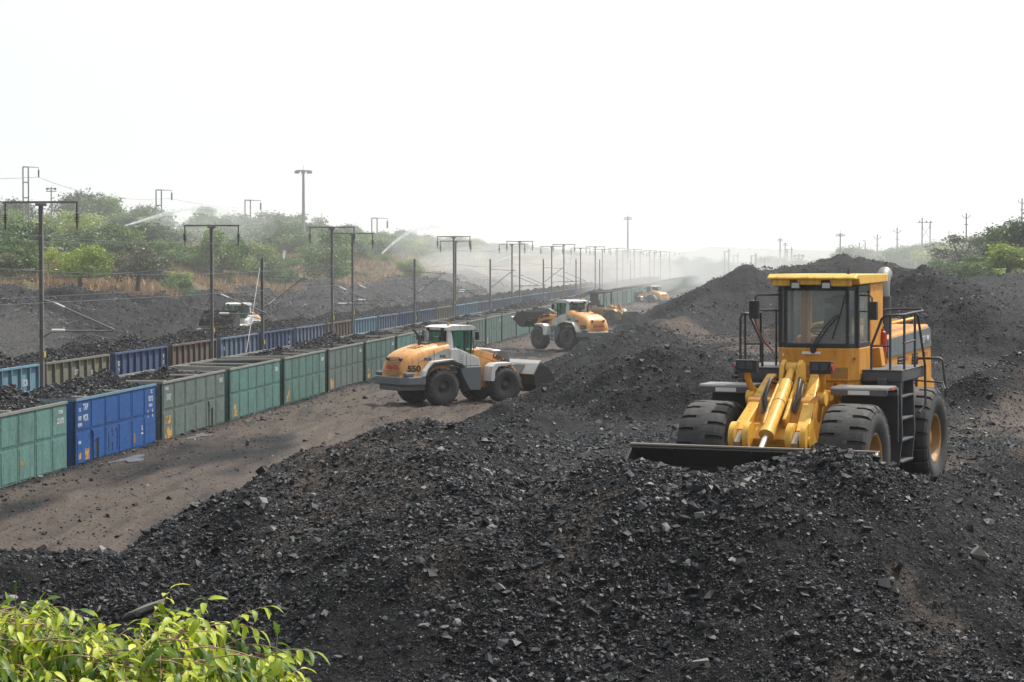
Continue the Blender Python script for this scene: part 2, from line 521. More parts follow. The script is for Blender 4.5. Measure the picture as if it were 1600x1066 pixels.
def poly_heap(X, Y, pts, slope, r):
    """height of a heap whose crest is a polyline of 3-D points and whose flanks lie at the angle of repose"""
    H = np.full(X.shape, -1e3)
    P = [(p.x, p.y, p.z) for p in pts]
    if len(P) == 1: P = P * 2
    for (x0, y0, z0), (x1, y1, z1) in zip(P[:-1], P[1:]):
        dx, dy = x1 - x0, y1 - y0
        L2 = dx * dx + dy * dy + 1e-9
        t = np.clip(((X - x0) * dx + (Y - y0) * dy) / L2, 0, 1)
        d = np.hypot(X - x0 - t * dx, Y - y0 - t * dy)
        H = np.maximum(H, z0 + (z1 - z0) * t - slope * (np.sqrt(d * d + r * r) - r))
    return H


# crests as (photo column, photo row, metres away), slope, rounding
HEAPS = [
    ('low', [(-260, 846, 39.5), (40, 850, 40), (120, 858, 40)], 0.55, 0.5),
    ('front', [(215, 890, 39.8), (300, 838, 41.2), (400, 770, 42.3), (500, 716, 43.3), (590, 668, 44.3), (640, 650, 44.8), (690, 668, 44.6)], 0.62, 0.6),
    ('front', [(640, 650, 44.8), (690, 712, 41.4), (735, 775, 38.9), (765, 850, 37.2)], 0.56, 0.7),
    ('pushed', [(850, 790, 38.2), (905, 752, 38.4), (960, 745, 38.2), (1000, 750, 37.8), (1100, 750, 37.4), (1180, 737, 37.2), (1245, 718, 37.0), (1290, 706, 36.9), (1325, 714, 36.9), (1375, 735, 36.8), (1440, 748, 37.5), (1500, 725, 40.5), (1600, 690, 44), (1760, 670, 45)], 0.66, 0.5),
    ('middle', [(770, 692, 63), (810, 678, 67), (855, 648, 74), (905, 615, 80), (960, 562, 82), (1040, 545, 80), (1085, 556, 78), (1150, 575, 76)], 0.5, 0.8),
    ('farther', [(988, 532, 128), (1003, 521, 140), (1050, 500, 158), (1090, 478, 167), (1125, 462, 171)], 0.42, 1.2),
    ('peak', [(1136, 434, 174), (1158, 422, 175), (1195, 424, 177), (1215, 427, 179)], 0.56, 1.6),
    ('cone', [(1213, 419, 212)], 0.55, 1.5),
    ('tall', [(1255, 420, 176), (1290, 407, 178), (1322, 405, 178), (1372, 407, 179), (1396, 416, 180)], 0.50, 2.0),
    ('behind', [(1385, 428, 136), (1414, 413, 138), (1440, 421, 136), (1482, 447, 128), (1530, 468, 120)], 0.55, 1.0),
    ('side', [(1530, 598, 73), (1570, 572, 75), (1640, 540, 77), (1720, 540, 78)], 0.55, 0.5),
    ('dump', [(255, 540, 152), (300, 528, 160), (350, 523, 165), (400, 517, 169), (450, 506, 176)], 0.42, 0.8),
    ('edge', [(1500, 446, 168), (1560, 432, 180), (1640, 430, 184)], 0.40, 2.0),
]
HEAP_PTS = [(n, [pt(*p) for p in c], s, r) for n, c, s, r in HEAPS]

BV = np.array([-260, -170, -120, -98, -80, -71, -63, -56, -50, -44, -37, -31, -23, -13.0, -8.5, 0, 14, 17, 21, 27, 40, 70, 200.0])
BZ = np.array([13.0, 12.5, 11.0, 9.3, 7.8, 6.6, 4.1, 2.6, 1.1, 0.25, 0.1, 0.0, 0.0, 0.0, 1.5, 2.1, 2.2, 3.0, 4.6, 6.2, 7.4, 9.0, 12.0])

PATHS = [[(11.6, 156), (12.3, 146), (13.2, 134), (14.4, 121), (14.6, 106), (13.2, 92)], [(14.5, 78), (17.5, 75), (20, 70)], [(13.0, 62), (16.5, 70), (24, 86)]]
LP = Vector((5.87, 43.97)); LH = Vector((-0.407, -0.9135)); LL = Vector((0.9135, -0.407)); LZ = 2.30   # big loader: place, heading, its left


def base_h(X, Y):
    u = X * RD[0] + Y * RD[1]; v = X * RN[0] + Y * RN[1]
    vv = v + 2.2 * vnoise(u / 31, v * 0 + 3.3, 5) * (np.abs(v + 60) < 22) * 2
    z = np.interp(vv, BV, BZ)
    far = np.clip((u - 260) / 160, 0, 1)
    bench = (v > -14) & (v < 17)
    z = np.where(bench, z * (1 - 0.85 * far), z)
    # nothing is stacked close to the camera
    near = np.clip((u - 43) / 14, 0, 1)
    z = np.where(v > -14, z * np.where(v < 14, near, near * 0.6 + 0.4), z)
    return z, u, v


def rough_h(X, Y, fine=True):
    n = 0.50 * fbm(X / 2.6, Y / 2.6, 21, 3) + 0.16 * fbm(X / 0.8, Y / 0.8, 41, 2)
    if fine: n = n + 0.07 * fbm(X / 0.25, Y / 0.25, 61, 2)
    return n + 0.45 * fbm(X / 6.0, Y / 6.0, 151, 2)


def height(X, Y, want=False):
    z, u, v = base_h(X, Y)
    tiny = 0.05 * fbm(X / 3.1, Y / 3.1, 3, 4) + 0.012 * vnoise(X / 0.3, Y / 0.3, 9)
    # coal thrown about on the dump beside the far train and on the bank behind it
    d = np.clip((-v - 45) / 5, 0.12, 1) * (v < -36.5) * np.clip((v + 74) / 6, 0, 1)
    lump = np.abs(fbm(X / 9, Y / 9, 71, 4)) * 2.8 + 0.55 * fbm(X / 2.2, Y / 2.2, 75, 4, 0.6)
    d2 = np.clip((v + 12.5) / 3, 0, 1) * np.clip((60 - v) / 10, 0, 1) * np.clip((Y - 55) / 20, 0, 1)
    lump2 = 0.55 * fbm(X / 7, Y / 7, 81, 4)
    spill = 0.11 * np.exp(-((v + 22.7) / 0.8) ** 2) * (0.6 + 1.4 * vnoise(u / 2.1, v * 0.7, 91)) + 0.35 * np.exp(-((v + 31.0) / 1.6) ** 2)
    ruts = 0
    for k, (v0, w, ph) in enumerate(((-20.2, 0.22, 0.3), (-18.1, 0.22, 0.3), (-18.9, 0.25, 1.9), (-16.7, 0.25, 1.9), (-15.6, 0.22, 4.0), (-13.6, 0.22, 4.0))):
        c = v0 + 0.7 * np.sin(u / 23 + ph) + 0.3 * np.sin(u / 7.3 + 2 * ph)
        q_ = ((v - c) / w) ** 2
        ruts = ruts - 0.055 * np.exp(-q_) + 0.03 * np.exp(-(np.sqrt(q_) - 1.7) ** 2 * 3)
    spill = spill + ruts * np.clip(0.6 + 1.2 * vnoise(u / 9, v / 2, 161), 0, 1)
    hills = np.clip((-v - 75) / 30, 0, 1) * 5 * fbm(X / 70, Y / 70, 101, 3)
    z0 = z + tiny + d * lump + d2 * lump2 + spill + hills
    reg = np.zeros(X.shape, dtype=np.int32)
    out = z0
    rn = rough_h(X, Y)
    for i, (n, P, s, r) in enumerate(HEAP_PTS):
        cy = sum(p.y for p in P) / len(P)
        h = poly_heap(X, Y, P, s, r) + rn * (1.0 if cy < 60 else 1.25) * np.clip((poly_heap(X, Y, P, s, r) - z0) / 1.0 + 0.6, 0, 1)
        k = 0.18
        dlt = h - out
        reg = np.where(dlt > 0.02, i + 1, reg)
        out = np.where(np.abs(dlt) < k, np.maximum(h, out) + (k - np.abs(dlt)) ** 2 / (4 * k), np.maximum(h, out))
    # the shelf the big loader works on
    lx = (X - LP.x) * LL.x + (Y - LP.y) * LL.y
    ly = (X - LP.x) * LH.x + (Y - LP.y) * LH.y
    q = np.maximum(np.abs(lx) - 2.5, np.maximum(ly - 4.3, -6.0 - ly))
    lim = LZ + 0.03 + 0.06 * vnoise(X / 0.5, Y / 0.5, 55) + np.maximum(q, 0) * 0.9
    out = np.minimum(out, lim)
    if not want: return out
    # dirt: brown yard, tracks, patches low on the heaps
    yard = np.clip((v + 23.6) / 1.6, 0, 1) * np.clip((-10.5 - v) / 2.5, 0, 1) * (reg == 0)
    dirt = yard * (0.78 + 0.9 * fbm(u / 14, v / 3.0, 111, 4) - 0.12 * np.clip((u - 110) / 60, 0, 1))
    dirt = dirt + (reg == 0) * np.clip((v + 9) / 3, 0, 1) * np.clip((14 - v) / 3, 0, 1) * np.clip(0.25 + 1.1 * fbm(u / 16, v / 4.0, 115, 3), 0, 0.6)
    for pl in PATHS:
        for (x0, y0), (x1, y1) in zip(pl[:-1], pl[1:]):
            dx, dy = x1 - x0, y1 - y0
            t = np.clip(((X - x0) * dx + (Y - y0) * dy) / (dx * dx + dy * dy), 0, 1)
            dd = np.hypot(X - x0 - t * dx, Y - y0 - t * dy)
            dirt = np.maximum(dirt, np.clip(1.25 - dd / 3.0, 0, 0.85) * (0.75 + fbm(X / 2.5, Y / 2.5, 118, 3)) * (out < 3.4))
    patch = np.clip(fbm(X / 3.3, Y / 3.3, 121, 3) * 3.2 - 0.75, 0, 0.62) * 0.9 * (Y < 46)
    for px, py, Yp, rp in ((955, 1040, 32.0, 0.8), (1455, 990, 33.2, 0.75), (620, 800, 41.2, 1.0), (1330, 1060, 31.8, 0.6), (700, 930, 35.8, 0.6)):
        c_ = pt(px, py, Yp); dd = np.hypot(X - c_.x, (Y - c_.y) * 0.7) + 0.5 * fbm(X / 0.7, Y / 0.7, 171, 3)
        patch = np.maximum(patch, np.clip(1.4 - 1.3 * dd / rp, 0, 0.50))
    low = np.clip((1.2 - out) / 1.0, 0, 1) * np.clip(0.35 + 1.4 * fbm(X / 2.1, Y / 2.1, 131, 3), 0, 1) * (Y < 40) * (v > -12)
    dirt = np.clip(dirt + patch + low * 0.8, 0, 1)
    ve = v + 7 * fbm(u / 17, v / 12, 141, 3)
    earth = np.clip((-59.5 - ve) / 3, 0, 1) + np.clip((ve - 19) / 3, 0, 1)
    earth = np.maximum(earth, np.clip((u - 430) / 60, 0, 1) * np.clip((v + 8) / 6, 0, 1))
    return out, reg, np.clip(dirt, 0, 1), np.clip(earth, 0, 1)


def zat(x, y):
    return float(height(np.array([x], dtype=float), np.array([y], dtype=float))[0])


def build_terrain():
    a = np.concatenate([np.linspace(-0.62, -0.245, 26)[:-1], np.linspace(-0.245, 0.245, 640), np.linspace(0.245, 0.62, 26)[1:]])
    ys = [9.0]
    while ys[-1] < 4200:
        y = ys[-1]
        k = 0.05 if y < 29 else 0.0021 if y < 48 else 0.0042 if y < 160 else 0.010 if y < 460 else 0.06
        ys.append(y * (1 + k))
    ys = np.array(ys)
    A, Yg = np.meshgrid(a, ys)
    Xg = A * Yg
    Z, reg, dirt, earth = height(Xg, Yg, True)
    nr, nc = A.shape
    V = np.stack([Xg.ravel(), Yg.ravel(), Z.ravel()], 1)
    idx = np.arange(nr * nc).reshape(nr, nc)
    Q = np.stack([idx[:-1, :-1], idx[:-1, 1:], idx[1:, 1:], idx[1:, :-1]], -1).reshape(-1, 4)
    Rq = reg[:-1, :-1].ravel()
    names = [''] + [h[0] for h in HEAPS]
    keys = [names[i] for i in range(len(names))]
    labels = {
        'low': 'low heap of fine black coal at the left behind the green leafy tree',
        'front': 'broad heap of lumpy coal sloping up from the leafy tree to a peak',
        'pushed': 'wide coal heap pushed up against the bucket of the big yellow loader',
        'middle': 'long uneven ridge of coal between the brown yard and the yellow loader',
        'farther': 'far ridge of coal beside the loaders, running up to the steep heap',
        'dump': 'low dark ridge of coal between the far train and the white cabbed loader',
        'peak': 'steep coal heap with a sharp left face behind the yellow cab roof',
        'cone': 'small distant cone of coal beyond the steep heap',
        'tall': 'tallest coal heap rising straight above the yellow cab roof',
        'behind': 'large coal heap sloping down right behind the grey exhaust pipe',
        'side': 'dark coal mound at the right edge behind the tyre tracks',
        'edge': 'flat dusty coal heap at the foot of the right hand green bank',
    }
    done = set()
    for key in keys:
        if key in done: continue
        done.add(key)
        ids = [i for i, k in enumerate(keys) if k == key]
        q = Q[np.isin(Rq, ids)]
        if not len(q): continue
        used, inv = np.unique(q.ravel(), return_inverse=True)
        me = np_mesh('ground' if key == '' else 'coal_heap', V[used], inv.reshape(-1, 4), [M['ground']], True,
                     {'dirt': dirt.ravel()[used], 'earth': earth.ravel()[used]}, quads=True)
        if key == '':
            tag(link('ground', me), 'brown dusty yard and coal strewn floor of the coal siding', None, None, 'structure')
        else:
            tag(link('coal_heap', me), labels[key], 'coal heap', 'coal heaps in the yard')


build_terrain()
def _hull_shapes():
    shapes = []
    g = (1 + 5 ** 0.5) / 2
    ico = np.array([(-1, g, 0), (1, g, 0), (-1, -g, 0), (1, -g, 0), (0, -1, g), (0, 1, g), (0, -1, -g), (0, 1, -g), (g, 0, -1), (g, 0, 1), (-g, 0, -1), (-g, 0, 1)]) / 1.9
    icf = np.array([(0, 11, 5), (0, 5, 1), (0, 1, 7), (0, 7, 10), (0, 10, 11), (1, 5, 9), (5, 11, 4), (11, 10, 2), (10, 7, 6), (7, 1, 8), (3, 9, 4), (3, 4, 2), (3, 2, 6), (3, 6, 8), (3, 8, 9), (4, 9, 5), (2, 4, 11), (6, 2, 10), (8, 6, 7), (9, 8, 1)])
    cube = np.array([(-1, -1, -1), (1, -1, -1), (1, 1, -1), (-1, 1, -1), (-1, -1, 1), (1, -1, 1), (1, 1, 1), (-1, 1, 1)]) * 0.72
    cuf = np.array([(0, 2, 1), (0, 3, 2), (4, 5, 6), (4, 6, 7), (0, 1, 5), (0, 5, 4), (1, 2, 6), (1, 6, 5), (2, 3, 7), (2, 7, 6), (3, 0, 4), (3, 4, 7)])
    octa = np.array([(1, 0, 0), (-1, 0, 0), (0, 1, 0), (0, -1, 0), (0, 0, 1), (0, 0, -1)], dtype=float)
    ocf = np.array([(0, 2, 4), (2, 1, 4), (1, 3, 4), (3, 0, 4), (2, 0, 5), (1, 2, 5), (3, 1, 5), (0, 3, 5)])
    r = np.random.default_rng(5)
    for i in range(6): shapes.append((ico * (1 + r.uniform(-0.28, 0.28, ico.shape)), icf))
    for i in range(8): shapes.append((cube * (1 + r.uniform(-0.5, 0.35, cube.shape)), cuf))
    for i in range(5): shapes.append((octa * r.uniform(0.7, 1.2, (6, 1)) + r.uniform(-0.25, 0.25, octa.shape), ocf))
    return shapes


SHAPES = _hull_shapes()


def rock_mesh(name, P, S, mat, fine=False, tone=None, rng=RNG, flat=0.55):
    """many loose lumps in one mesh: positions P (n,3), sizes S (n) as half-lengths"""
    n = len(P)
    ax = rng.normal(size=(n, 4)); ax /= np.linalg.norm(ax, axis=1)[:, None]
    w, x, y, z = ax.T
    R = np.stack([1 - 2 * (y * y + z * z), 2 * (x * y - z * w), 2 * (x * z + y * w),
                  2 * (x * y + z * w), 1 - 2 * (x * x + z * z), 2 * (y * z - x * w),
                  2 * (x * z - y * w), 2 * (y * z + x * w), 1 - 2 * (x * x + y * y)], 1).reshape(n, 3, 3)
    sc = np.stack([rng.uniform(0.75, 1.35, n), rng.uniform(0.6, 1.05, n), rng.uniform(0.35, 0.8, n)], 1) * S[:, None]
    tone = rng.random(n) if tone is None else tone
    kind = rng.integers(0, len(SHAPES), n) if not fine else rng.integers(6, len(SHAPES), n)
    Vs, Ts, At, off = [], [], [], 0
    for k, (bv, bf) in enumerate(SHAPES):
        sel = np.where(kind == k)[0]
        if not len(sel): continue
        v = bv[None] * sc[sel][:, None, :]
        v = np.einsum('nij,nkj->nki', R[sel], v)
        v[:, :, 2] *= 0.8
        v = v + P[sel][:, None, :]
        Vs.append(v.reshape(-1, 3))
        Ts.append((bf[None] + (np.arange(len(sel)) * len(bv))[:, None, None] + off).reshape(-1, 3))
        At.append(np.repeat(tone[sel], len(bv)))
        off += len(sel) * len(bv)
    return np_mesh(name, np.concatenate(Vs), np.concatenate(Ts), [mat], False, {'tone': np.concatenate(At)})


def scatter(n, a0, a1, y0, y1, smin, smax, pw, keep, seed, px_min):
    """points spread evenly over what one sees, with a power-law of sizes"""
    r = np.random.default_rng(seed)
    a = r.uniform(a0, a1, n)
    Y = y0 * (y1 / y0) ** r.random(n)
    X = a * Y
    S = smin * (1 - r.random(n) * (1 - (smin / smax) ** pw)) ** (-1 / pw)
    S = np.maximum(S, px_min * Y / 2304 * r.uniform(0.8, 1.5, n))
    Z, reg, dirt, earth = height(X, Y, True)
    k = keep(X, Y, Z, reg, dirt, earth, r, S)
    X, Y, Z, S = X[k], Y[k], Z[k], S[k]
    return np.stack([X, Y, Z + S * r.uniform(-0.25, 0.35, len(S))], 1), S, r


def build_rocks():
    def off_loader(X, Y, S):
        lx = (X - LP.x) * LL.x + (Y - LP.y) * LL.y
        ly = (X - LP.x) * LH.x + (Y - LP.y) * LH.y
        w = (np.abs(np.abs(lx) - 1.32) < 0.55) & (np.abs(np.abs(ly) - 2.25) < 1.0)
        return ~w & ~((np.abs(lx) < 2.45) & (ly > 3.9) & (ly < 5.2) & (S > 0.1))

    def near(X, Y, Z, reg, dirt, earth, r, S):
        # scree: coarse tongues between areas of fine coal
        c = fbm(X / 2.3, Y / 2.3, 201, 4) * 2.4 + 0.58
        c = np.clip(c, 0.10, 1) * np.clip(1.15 - dirt * 1.0, 0.12, 1)
        c = np.where(reg == 0, c * 0.30, c)
        return (r.random(len(X)) < c) & off_loader(X, Y, S)
    P, S, r = scatter(640000, -0.27, 0.27, 27, 48, 0.014, 0.125, 2.45, near, 301, 0.5)
    t = np.clip(r.random(len(P)) ** 1.25 + np.clip(fbm(P[:, 0] / 2.4, P[:, 1] / 2.4, 231, 3) * 1.6 - 0.45, 0, 0.35) * r.random(len(P)), 0, 1)
    tag(link('coal_rubble', rock_mesh('coal_rubble', P, S, M['rock'], False, t)), 'loose coal lumps lying over the heaps closest to us', None, None, 'stuff')

    def fine(X, Y, Z, reg, dirt, earth, r, S):
        c = np.clip(0.55 + fbm(X / 1.2, Y / 1.2, 205, 3), 0.1, 1)
        return (r.random(len(X)) < np.where(reg == 0, 0.25, 1) * c * (1 - 0.6 * dirt)) & off_loader(X, Y, S)
    P, S, r = scatter(420000, -0.26, 0.26, 28, 48, 0.009, 0.022, 1.6, fine, 302, 0.35)
    tag(link('coal_grit', rock_mesh('coal_grit', P, S, M['rock'], True, r.random(len(P)) ** 1.1)), 'fine coal grit between the lumps on the nearest heaps', None, None, 'stuff')

    def mid(X, Y, Z, reg, dirt, earth, r, S):
        v = X * RN[0] + Y * RN[1]
        c = np.clip(0.6 + 1.1 * fbm(X / 5, Y / 5, 211, 3), 0.15, 1)
        yard = (reg == 0) & (v < -9) & (v > -22.9)
        c = np.where(yard, 0.045 + 0.16 * (v < -21.6) + 0.12 * (v > -12), c * (1 - 0.7 * dirt))
        c = np.where((v < -23) & (v > -37), 0, c)
        return (r.random(len(X)) < c * (1 - np.clip(earth * 1.6, 0, 1))) & off_loader(X, Y, S)
    P, S, r = scatter(640000, -0.25, 0.25, 46, 420, 0.022, 0.15, 2.6, mid, 303, 0.55)
    S = S * np.where(P[:, 0] * RN[0] + P[:, 1] * RN[1] < -37, 1.9, np.where(P[:, 1] > 95, 1.3, 1.0))
    tag(link('coal_rubble', rock_mesh('coal_rubble', P, S, M['rock'], True, r.random(len(P)) ** 0.85)), 'loose coal lumps over the farther heaps, the yard edge and the dump', None, None, 'stuff')

    # single lumps one could point to
    singles = [(222, 957, 0.27, 'long pale slab of rock lying on coal behind the leafy tree'),
               (1092, 1040, 0.17, 'large grey boulder low on the coal slope near the picture\'s bottom edge'),
               (905, 992, 0.16, 'flat dark coal block resting on brown earth at the slope foot'),
               (1085, 800, 0.17, 'dark lone lump half way up the coal slope under the bucket'),
               (655, 880, 0.17, 'dark flat lump on the brown gully of the front heap'),
               (1165, 755, 0.17, 'pale stone on the coal just in front of the loader bucket'),
               (1530, 870, 0.18, 'big grey lump on the slope below the gravel at right')]
    for px, py, s, lab in singles:
        best = None
        for Y in np.linspace(28, 46, 400):
            q = pt(px, py, float(Y))
            if q.z <= zat(q.x, q.y):
                best = q; break
        if best is None: continue
        rr = np.random.default_rng(int(px))
        me = rock_mesh('boulder', np.array([[0, 0, 0.0]]), np.array([s]), M['pale_rock'] if 'pale' in lab or 'grey' in lab else M['rock'], False, np.array([0.5]), rr)
        o = tag(link('boulder', me), lab, 'boulder', 'single lumps lying on the heaps')
        o.location = (best.x, best.y, best.z + s * 0.15)
        if 'slab' in lab: o.scale = (1.6, 0.8, 0.5); o.rotation_euler = (0, -0.25, 0.5)


build_rocks()
def tyre_mb(R, W, rim, lugs, gap=0.30, centre=0.16, depth=0.06, skew=0.0):
    """tyre about the x axis: carcass plus raised tread bars staggered on the two halves"""
    t = MB()
    h = W / 2
    rb = R - depth * R
    prof = [(rim, -h * 0.72), (rim * 1.06, -h * 0.90), ((rim + R) * 0.5, -h * 1.0), (R * 0.90, -h * 0.97), (rb * 0.985, -h * 0.86), (rb, -h * 0.6), (rb, h * 0.6), (rb * 0.985, h * 0.86), (R * 0.90, h * 0.97), ((rim + R) * 0.5, h * 1.0), (rim * 1.06, h * 0.90), (rim, h * 0.72)]
    t.lathe(prof, (0, 0, 0), (1, 0, 0), 48, 0, True)
    for sgn in (-1, 1):
        sec = [(-0.02 * sgn * W, R), (sgn * h * 0.62, R * 0.997), (sgn * h * 0.88, R * 0.968), (sgn * h * 0.985, R * 0.905), (sgn * h * 0.99, R * 0.86)]
        for k in range(lugs):
            a0 = 2 * math.pi * (k + (0.5 if sgn > 0 else 0)) / lugs
            a1 = a0 + 2 * math.pi / lugs * (1 - gap)
            vs, fs = [], []
            st = 3
            n = len(sec)
            for j in range(st + 1):
                for i, (x, r) in enumerate(sec):
                    a = a0 + (a1 - a0) * j / st + skew * sgn * abs(x) / h
                    vs.append((x, r * math.cos(a), r * math.sin(a)))
                for i, (x, r) in enumerate(sec):
                    a = a0 + (a1 - a0) * j / st + skew * sgn * abs(x) / h
                    rr = min(r, rb) * 0.96
                    vs.append((x, rr * math.cos(a), rr * math.sin(a)))
            for j in range(st):
                b0, b1 = j * 2 * n, (j + 1) * 2 * n
                for i in range(n - 1):
                    f = (b0 + i, b0 + i + 1, b1 + i + 1, b1 + i)
                    fs.append(f if sgn < 0 else f[::-1])
            for b in (0, st * 2 * n):
                for i in range(n - 1):
                    f = (b + i, b + i + 1, b + n + i + 1, b + n + i)
                    fs.append(f if (b > 0) == (sgn < 0) else f[::-1])
            for j in range(st):   # inner end of the bar
                b0, b1 = j * 2 * n, (j + 1) * 2 * n
                fs.append((b0, b1, b1 + n, b0 + n))
            t.add(vs, fs, 0)
    if centre:
        c = centre * W
        t.lathe([(rb * 0.97, -c), (R * 0.999, -c), (R * 0.999, c), (rb * 0.97, c)], (0, 0, 0), (1, 0, 0), 48, 0, True)
    return t


def rim_mb(rim, W, out):
    """dished rim facing +x when out is 1"""
    r = MB()
    s = out
    h = W / 2
    p = [(rim * 1.02, s * h * 0.70), (rim * 1.08, s * h * 0.84), (rim * 1.0, s * h * 0.88), (rim * 0.92, s * h * 0.80), (rim * 0.86, s * h * 0.35), (rim * 0.66, s * h * 0.22), (rim * 0.62, s * h * 0.34), (rim * 0.40, s * h * 0.38), (rim * 0.36, s * h * 0.62), (rim * 0.16, s * h * 0.66), (0.001, s * h * 0.66)]
    r.lathe(p, (0, 0, 0), (1, 0, 0), 36, 0, True)
    p2 = [(rim * 1.02, -s * h * 0.70), (rim * 1.08, -s * h * 0.84), (rim * 0.90, -s * h * 0.80), (rim * 0.80, -s * h * 0.2), (0.001, -s * h * 0.1)]
    r.lathe(p2, (0, 0, 0), (1, 0, 0), 36, 0, True)
    for k in range(12):
        a = 2 * math.pi * k / 12
        c = (s * h * 0.34, rim * 0.52 * math.cos(a), rim * 0.52 * math.sin(a))
        r.cyl(c, (s * h * 0.46, c[1], c[2]), rim * 0.045, n=6)
    return r


def add_wheels(root, R, W, rim, lugs, track, axles, tyre_m, rim_m, gap, centre, depth, skew, cache={}):
    key = (R, W, lugs)
    if key not in cache:
        cache[key] = (tyre_mb(R, W, rim, lugs, gap, centre, depth, skew).mesh('tyre', tyre_m), rim_mb(rim, W, 1).mesh('rim', rim_m), rim_mb(rim, W, -1).mesh('rim', rim_m))
    ty, r1, r2 = cache[key]
    ang = 0.13
    for y in axles:
        for s in (-1, 1):
            ang += 0.31
            hub = MB(); hub.cyl((-s * 0.35 * W, 0, 0), (-s * 1.1 * W, 0, 0), rim * 0.45, n=16)
            w = hub.build('wheel', M['black'], root)
            w.location = (s * track, y, R)
            t = link('tyre', ty, w); t.rotation_euler = (ang, 0, 0)
            link('rim', r1 if s > 0 else r2, w)


def bucket_mb(w, poly, th=0.05, teeth=True, side=None):
    b = MB()
    b.sheet(poly, th, -w / 2, w / 2)
    sp = side or poly
    for s in (-1, 1):
        b.prism(sp, s * w / 2 - 0.03, s * w / 2 + 0.03, 0)
    return b


def rot_x(y, z, y0, z0, a):
    c, s = math.cos(a), math.sin(a)
    return (y0 + (y - y0) * c - (z - z0) * s, z0 + (y - y0) * s + (z - z0) * c)


